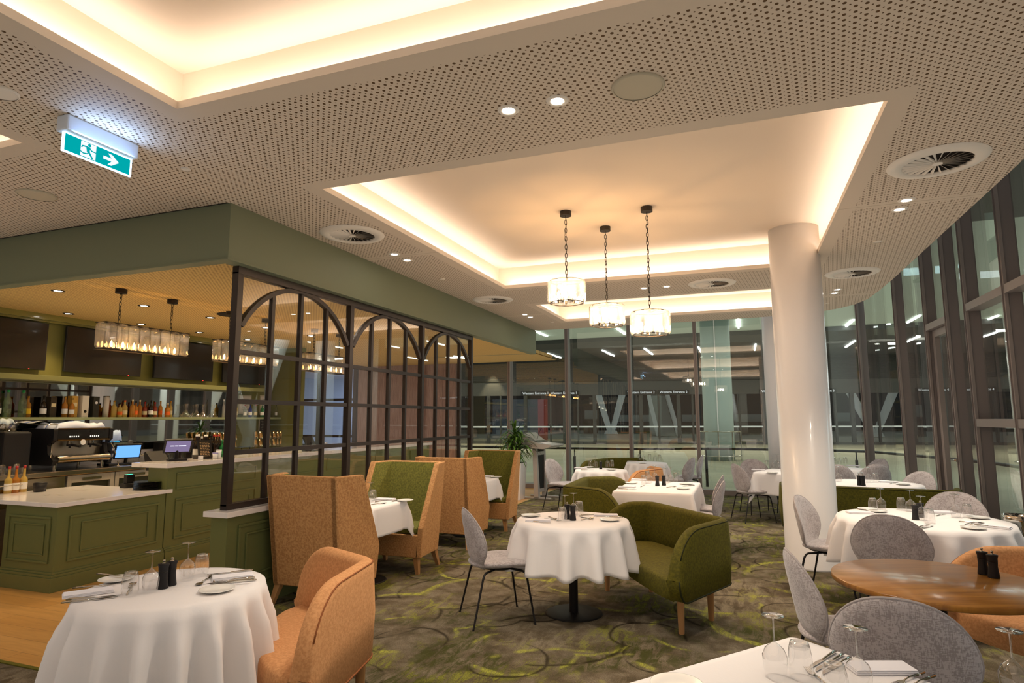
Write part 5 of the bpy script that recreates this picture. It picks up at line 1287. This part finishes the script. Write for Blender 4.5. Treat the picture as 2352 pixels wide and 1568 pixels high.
def monitor(x,y,z,rz,w,h,txt,scr_col,strength,tilt=.35,grp=None):
    r_=thing('order_screen',txt,'screen',(x,y,z),rz,grp)
    m=MB(); m.box(-.10,.10,-.05,.12,0,.02); m.cyl((0,.08,.02),(0,.055,.13),.022); m.build('stand',M_blackmatt,r_,bevel=.003)
    T=Matrix.Translation((0,0,.02+h/2+.05))@Matrix.Rotation(tilt,4,'X')     # faces -y
    m=MB(); m.box(-w/2,w/2,-.0,.03,-h/2,h/2,0,T); m.build('casing',M_blackmatt,r_,bevel=.004)
    m=MB(); m.box(-w/2+.018,w/2-.018,-.002,0,-h/2+.02,h/2-.018,0,T); m.build('display',emat(txt[:14]+' display',scr_col,strength),r_); return r_,T
def place(px,py,z): return at(px,py,z)
x,y=-7.95,atX(292,1070,-7.95)[0]; monitor(x,y,CZ,PI/2-.35,.33,.21,'tablet till with a bright blue screen on the back bar',(.16,.42,.95),1.0)
hx,hy=-6.40,atX(408,1045,-6.40)[0]
r_,T=monitor(hx,hy,1.105,PI/2-.55,.30,.20,'till screen with a purple display on the high stone counter',(.22,.17,.30),.8,.65); m=MB()
for k,(a,b) in enumerate(((-.085,-.04),(-.035,.0),(.006,.085))): m.box(a,b,-.0032,-.002,.005,.016,0,T)
m.build('screen_text',emat('screen text white',(.8,.8,.95),1.2),r_)
# backs of two black terminals further along
for px,t in ((372,'back of a slanted black till just left of the purple screen'),):
    r_=thing('till_terminal',t,'till',(-6.56,atX(px,1050,-6.56)[0],1.0),.0)
    m=MB(); m.add([(-.10,-.12,0),(.10,-.12,0),(.10,.12,0),(-.10,.12,0),(-.16,-.12,.20),(-.13,-.12,.22),(-.13,.12,.22),(-.16,.12,.20)],[(3,2,1,0),(4,5,6,7),(0,1,5,4),(1,2,6,5),(2,3,7,6),(3,0,4,7)]); m.build('casing',M_blackmatt,r_)
for k,(px,t) in enumerate(((383,'black speaker box on the back bar, nearer one'),(423,'black speaker box on the back bar, further one'))):
    r_=thing('speaker_box',t,'speaker',(-8.25,atX(px,1020,-8.25)[0],CZ)); m=MB(); m.box(-.12,.12,-.13,.17,0,.27); m.build('cabinet',M_blackmatt,r_,bevel=.006); m=MB(); m.box(.12,.124,-.11,.15,.02,.25); m.build('grille',mat('speaker cloth','#221b18',.9),r_)
# stacked glasses on the back bar
Kg=K['t']
for k in range(9):
    for q in range(2): Kg((-8.20+.09*q,6.35+.085*k,CZ),0,'%s upturned tumbler along the %s row behind the blue till'%(ORD[k],('mirror side','front')[q]),'upturned tumblers on the back bar')
for k in range(7): Kg((-7.93+.10*(k%2),4.42+.075*k,CZ),0,'%s upturned tumbler of the cluster before the black grinder station'%ORD[k],'tumblers before the grinder station')
# wine and soft drink bottles on the high counter by the post
zc=1.107
GW='bottles standing on the high stone counter'
for (px,X,r,h,g,l,c,t) in ((450,-6.5,.036,.30,'dark','white','white','dark wine bottle with white label left of the menu stand'),(455,-6.6,.036,.30,'dark',None,'white','dark wine bottle with white capsule, half behind the first'),(462,-6.6,.034,.27,'dark',None,'white','dark bottle peeping over the menu stand'),(469,-6.62,.034,.29,'dark',None,'white','white capped dark bottle behind the menu stand, first of pair'),(474,-6.62,.034,.29,'dark',None,'white','white capped dark bottle behind the menu stand, second of pair'),
   (484,-6.6,.035,.29,'dark',None,'black','black capped dark bottle behind the menu stand'),(490,-6.6,.035,.29,'dark',None,'red','red capped dark bottle nearest the menu stand'),(496,-6.5,.035,.29,'dark',None,'red','red capped dark bottle behind the paper cup'),(502,-6.6,.035,.29,'dark',None,'red','red capped dark bottle before the green sodas'),
   (510,-6.45,.032,.22,'green','green','green','green soda bottle, first of two'),(517,-6.45,.032,.22,'green','green','green','green soda bottle, second of two'),(525,-6.45,.032,.22,'red','red','orange','cola bottle with red label beside the steel post')):
    bottle(X,atX(px,1035,X)[0],zc,r,h,g,l,c,t,GW)
yy=atX(477,1045,-6.3)[0]; r_=thing('menu_stand','small black menu card with pale writing leaning on the stone counter','sign',(-6.33,yy,zc),-.3)
T=Matrix.Translation((0,0,0))@Matrix.Rotation(-.25,4,'Y'); m=MB(); m.box(-.012,0,-.085,.085,0,.24,0,T); m.build('frame',M_blackmatt,r_); m=MB(); m.box(0,.002,-.075,.075,.01,.23,0,T); cd=m.build('card',mat('chalk black card','#16120f',.6),r_)
m=MB()
rr=random.Random(4)
for k in range(10):
    yq=-.062
    while yq<.05: w=rr.uniform(.012,.03); m.box(.002,.003,yq,min(.062,yq+w),.205-.019*k,.212-.019*k,0,T); yq+=w+.008
m.build('chalk_lines',mat('chalk cream','#b99b72',.8),cd)
for px,h,t in ((461,.05,'tiny white card cube before the wine bottle'),):
    r_=thing('table_number',t,'sign',(-6.25,atX(px,1050,-6.25)[0],zc)); m=MB(); m.box(-.02,.02,-.02,.02,0,.05); m.build('block',M_china,r_)
for px,h,t in ((494,.075,'short white paper cup with purple rim on the stone counter'),(502,.11,'taller white paper cup before the red capped bottles')):
    r_=thing('paper_cup',t,'cup',(-6.22,atX(px,1050,-6.22)[0],zc)); m=MB(); m.lathe([(.025,0),(.033,h)],16); m.build('cup',M_china,r_); m=MB(); m.lathe([(.034,h-.01),(.034,h+.002)],16); m.build('rim',mat('cup rim lilac','#8d84b8',.5) if h<.1 else M_china,r_)
# steel tumblers stacked tilted behind the post
def mk_jug():
    r_=thing('cocktail_tin','','tin'); m=MB(); m.lathe([(.032,0),(.046,.13),(.047,.135)],18); m.build('tin',mat('warm chrome tin','#d8c49c',.12,metal=1),r_); return r_
Kj=Kind(mk_jug)
for k,px in enumerate((492,503,514,527,538,587,597,607,618,628,637,645)):
    for q in range(2):
        o=Kj((-8.18+.0*q,atX(px,985,-8.18)[0],1.24+.14*q),0,'%s tilted cocktail tin of the %s row on the rack'%(ORD[k],('lower','upper')[q]),'cocktail tins on the rack'); o.rotation_euler=(PI+.25,.0,.2*(k%3))
rk=thing('tin_rack','dark wire rack holding the shiny cocktail tins above the back bar','rack',(-8.18,7.2,CZ)); m=MB()
for zz in (.135,): m.box(-.10,.10,-.4,1.5,zz-.008,zz)
for a in (-.38,.5,1.48):
    for b in (-.09,.09): m.cyl((b,a,0),(b,a,.13),.006)
m.build('frame',M_blackmatt,rk)
def mk_flute():
    r_=thing('highball_glass','','glass'); m=MB(); m.lathe([(.022,0),(.028,.12)],14,close=True); m.build('wall',M_glassware,r_); m=MB(); m.lathe([(.0001,0),(.022,0),(.023,.012)],14,close=True); m.build('base',M_glassthick,r_); return r_
Kf=Kind(mk_flute)
for k in range(12): Kf((-8.12+.07*(k%2),6.95+.10*k,CZ),0,'%s highball glass under the cocktail tin rack, counted from the near end'%ORD[k],'highball glasses under the tin rack')
yj=atX(663,1020,-8.1)[0]
r_=thing('stoneware_crock','pale stoneware drinks crock with a blue band and black tap','jar',(-8.1,yj,CZ)); m=MB(); m.lathe([(.10,0),(.13,.02),(.135,.18),(.12,.24),(.09,.26)],28); m.build('jar',mat('stoneware','#c9b48a',.35,coat=.3),r_)
m=MB(); m.lathe([(.1365,.165),(.1365,.172)],28,close=True); m.lathe([(.123,.235),(.1235,.24)],28,close=True); m.build('band',mat('crock band blue','#2c3c66',.4),r_); m=MB(); m.lathe([(.085,.26),(.09,.275),(.05,.285),(.001,.29)],24); m.build('lid',mat('stoneware','#c9b48a'),r_); m=MB(); m.cyl((.13,.03,.06),(.17,.04,.06),.012); m.cyl((.165,.04,.045),(.165,.04,.085),.008); m.build('tap',M_blackmatt,r_)
x,y=-6.36,atX(708,1022,-6.36)[0]; monitor(x,y,1.105,-PI/2+.1,.24,.15,'small tablet with a cyan screen on the far stretch of high counter',(.05,.45,.85),1.1,.5)
Kg((-6.3,atX(748,1020,-6.3)[0],1.107),0,'single tumbler on the far stretch of the high counter','single tumbler on the high counter')
# framed certificates
for (y_,z_,w,h,t,dk) in ((9.02,1.86,.30,.34,'framed pale certificate on the bar wall, nearer the mirror',0),(9.52,1.86,.26,.36,'framed pale certificate beside the wall corner',0),(9.52,1.46,.26,.34,'framed black notice with pale writing under a certificate',1)):
    r_=thing('framed_certificate',t,'picture',(-8.438,y_-.15,z_),0,'framed notices at the bar end'); m=MB(); m.box(0,.015,-w/2,w/2,-h/2,h/2); m.build('frame',mat('pale picture frame','#b8a98a',.5),r_); m=MB(); m.box(.015,.017,-w/2+.02,w/2-.02,-h/2+.02,h/2-.02); pg=m.build('sheet',mat('dark notice','#1d1a18',.5) if dk else mat('certificate paper','#cdbfae',.6),r_)
    m=MB()
    for k in range(7): m.box(.017,.0175,-w*.28+(k%2)*.02,w*.28-(k%3)*.02,h*.28-k*h*.09,h*.28-k*h*.09+.008)
    m.build('lettering',mat('notice ink','#8d8373' if not dk else '#c9bca8',.7),pg)
# plates, hand tool and syrup bottles near the low counter
for k in range(7):
    r_=thing('black_plate','stacked wide black plate %s on the low stone counter'%('topmost of its pile','second from the top of its pile','third from the top of its pile','middle one of its pile','third from the bottom of its pile','second from the bottom of its pile','lowest of its pile')[6-k],'plate',(-6.36,atX(341,1112,-6.36)[0],.816+.0125*k),0,'pile of black plates'); m=MB(); m.lathe([(.10,0),(.105,.002),(.150,.010),(.152,.0125),(.149,.0125),(.11,.006),(.0001,.005)],36); m.build('dish',mat('black stoneware','#16110f',.35),r_)
r_=thing('card_reader','black handheld till dock with green lights behind the plates','card reader',(-6.72,5.33,.816)); m=MB(); m.box(-.05,.05,-.07,.07,0,.05); m.box(-.02,.035,-.05,.05,.05,.15); m.build('body',M_blackmatt,r_,bevel=.006); m=MB(); m.box(-.01,.025,-.04,-.01,.15,.152); m.box(-.01,.025,.0,.03,.15,.152); m.build('status_light',emat('green led',(.05,.9,.4),3),r_)
for k,(px,g) in enumerate(((17,'gold'),(34,'amber'),(52,'gold'))):
    X=-7.45; bottle(X,atX(px,1130,X)[0],.80-.0,.036,.30,g,'white','red','syrup bottle with white label, %s beside the low counter'%('first','middle','last')[k],'syrup bottles beside the low counter',.42)
r_=thing('speed_rail','steel bottle rail holding the syrup bottles beside the low counter','rack',(-7.45,3.75,0)); m=MB(); m.box(-.06,.06,0,.85,.66,.80); m.box(-.07,-.06,0,.85,.66,.90); m.cyl((.066,0,.90),(.066,.85,.90),.005); m.build('trough',M_steel,r_); m=MB()
for b in (.05,.8): m.cyl((0,b,0),(0,b,.66),.02)
m.build('leg',M_steel,r_)
r_=thing('black_scoop_caddy','small black plastic caddy on the inner edge of the low counter','container',(-7.28,atX(92,1115,-7.28)[0],.8165)); m=MB(); m.lathe([(.055,0),(.065,.09)],6); m.build('tub',M_blackmatt,r_); m=MB(); m.lathe([(.067,.09),(.05,.10),(.001,.105)],6); m.build('lid',M_blackmatt,r_)
r_=thing('tamper','small steel tamper standing on the back bar before the blue till','tamper',(-7.75,atX(271,1065,-7.75)[0],CZ)); m=MB(); m.lathe([(.025,0),(.025,.015),(.01,.02),(.008,.05),(.014,.065),(.001,.075)],16); m.build('handle',M_chrome,r_)

# ---------------------------------------------------------------- lectern, plant and champagne stand
lx,ly=at(1243,1143); r_=thing('lectern','tall silver lectern with a curved console and microphone near the glazing','lectern',(lx,ly,0),1.45)
M_sil=mat('silver lectern enamel','#b9b2aa',.35,metal=.4)
for s in (-1,1):
    m=MB(); m.add([(s*.19-.045,-.05,0.03),(s*.19+.045,-.05,.03),(s*.19+.045,.05,.03),(s*.19-.045,.05,.03),(s*.19-.035,.0,1.05),(s*.19+.035,.0,1.05),(s*.19+.035,.09,1.05),(s*.19-.035,.09,1.05)],[(3,2,1,0),(4,5,6,7),(0,1,5,4),(1,2,6,5),(2,3,7,6),(3,0,4,7)]); m.build('leg',M_sil,r_,bevel=.006)
    m=MB(); m.box(s*.19-.03,s*.19+.03,-.30,.32,0,.035); m.build('foot',M_sil,r_,bevel=.008)
m=MB(); m.box(-.155,.155,.0,.03,.18,.98); m.build('front_panel',mat('black perforated panel','#16100e',.6),r_); m=MB(); m.box(-.155,.155,-.01,.04,.86,.93); m.build('cross_bar',M_sil,r_); m=MB(); m.box(-.155,.155,-.01,.04,.12,.19); m.build('cross_bar',M_sil,r_)
prof=[(-.38,1.05),(-.20,.99),(-.02,1.0),(.14,1.03),(.25,1.07),(.31,1.13),(.33,1.21),(.31,1.29),(.27,1.31),(.19,1.24),(.06,1.15),(-.10,1.10),(-.38,1.075)]
T=Matrix(((0,0,1,0),(1,0,0,0),(0,1,0,0),(0,0,0,1)))
m=MB(); m.prism(prof,-.33,.33,0,T); m.build('console',M_sil,r_,bevel=.012)
m=MB(); T2=Matrix.Translation((0,-.03,1.127))@Matrix.Rotation(.22,4,'X'); m.box(-.27,.27,-.02,.17,0,.006,0,T2); m.build('control_plate',mat('dark glass panel','#2a2829',.2),r_)
m=MB(); m.box(-.22,.12,-.25,-.06,.0,.004,0,T2); m.build('paper',mat('paper sheet','#ddd8d2',.8),r_)
m=MB(); m.tube([(.05,.10,1.17),(.05,.06,1.30),(.05,.02,1.37)],.004,6); m.cyl((.05,.02,1.37),(.05,.005,1.40),.009); m.build('microphone',M_blackmatt,r_)
x,y=at(1188,1148); r_=thing('potted_plant','leafy dracaena in a tall white square planter beside the lectern','plant',(x-.08,y+.1,0))
m=MB(); m.add([(-.15,-.15,0),(.15,-.15,0),(.15,.15,0),(-.15,.15,0),(-.19,-.19,.72),(.19,-.19,.72),(.19,.19,.72),(-.19,.19,.72)],[(3,2,1,0),(0,1,5,4),(1,2,6,5),(2,3,7,6),(3,0,4,7),(4,5,6,7)]); m.build('planter',M_white,r_,bevel=.006)
m=MB(); m.box(-.175,.175,-.175,.175,.70,.725); m.build('soil',mat('soil','#2a1d12',.95),r_)
rr=random.Random(11); m=MB(); heads=[(.0,.0,1.30),(-.10,.05,1.05),(.11,-.06,1.10),(.05,.10,.92)]
for hx_,hy_,hz in heads: m.tube([(hx_*.3,hy_*.3,.70),(hx_*.8,hy_*.8,(hz+.7)/2),(hx_,hy_,hz)],[.016,.014,.012],8)
m.build('stem',mat('plant stem','#6b5a3c',.8),r_)
m=MB()
for hx_,hy_,hz in heads:
    for k in range(46):
        a=rr.uniform(0,2*PI); el=rr.uniform(-.2,1.35); Lf=rr.uniform(.30,.52); w=rr.uniform(.013,.022); dz=rr.uniform(-.14,.06)
        d=Vector((math.cos(a)*math.cos(el),math.sin(a)*math.cos(el),math.sin(el))); sd=Vector((-math.sin(a),math.cos(a),0)); p0=Vector((hx_,hy_,hz+dz)); vs=[];n=6
        for i in range(n+1):
            t=i/n; c=p0+d*Lf*t+Vector((0,0,-.55*Lf*t*t*t)); ww=w*math.sin(PI*min(.97,.12+.88*t))**.7; vs+= [c-sd*ww+Vector((0,0,.3*ww)),c,c+sd*ww+Vector((0,0,.3*ww))]
        f=[]
        for i in range(n): f+=[(3*i,3*i+1,3*i+4,3*i+3),(3*i+1,3*i+2,3*i+5,3*i+4)]
        m.add(vs,f,True)
m.build('foliage',mat('dark glossy leaf','#2c4a18',.4,col2='#4f7326',nscale=9),r_)
x,y=at(2334,1182,.80); r_=thing('champagne_stand','polished champagne bucket on a slim steel stand by the window','ice bucket',(x+.02,y,0))
m=MB(); m.lathe([(.075,.60),(.085,.62),(.10,.76),(.115,.80),(.118,.80),(.104,.75),(.088,.63),(.0001,.615)],28); m.build('bucket',M_chrome,r_)
m=MB(); m.lathe([(.012,.02),(.012,.56),(.05,.59),(.08,.60)],16); m.build('pole',M_chrome,r_)
for s in (-1,1):
    m=MB(); m.tube([(s*.10,0,.72),(s*.135,0,.72),(s*.14,0,.68),(s*.10,0,.67)],.006,6); m.build('handle',M_chrome,r_)
m=MB(); m.lathe([(.14,0),(.14,.008),(.02,.03)],28); m.build('base',M_chrome,r_)
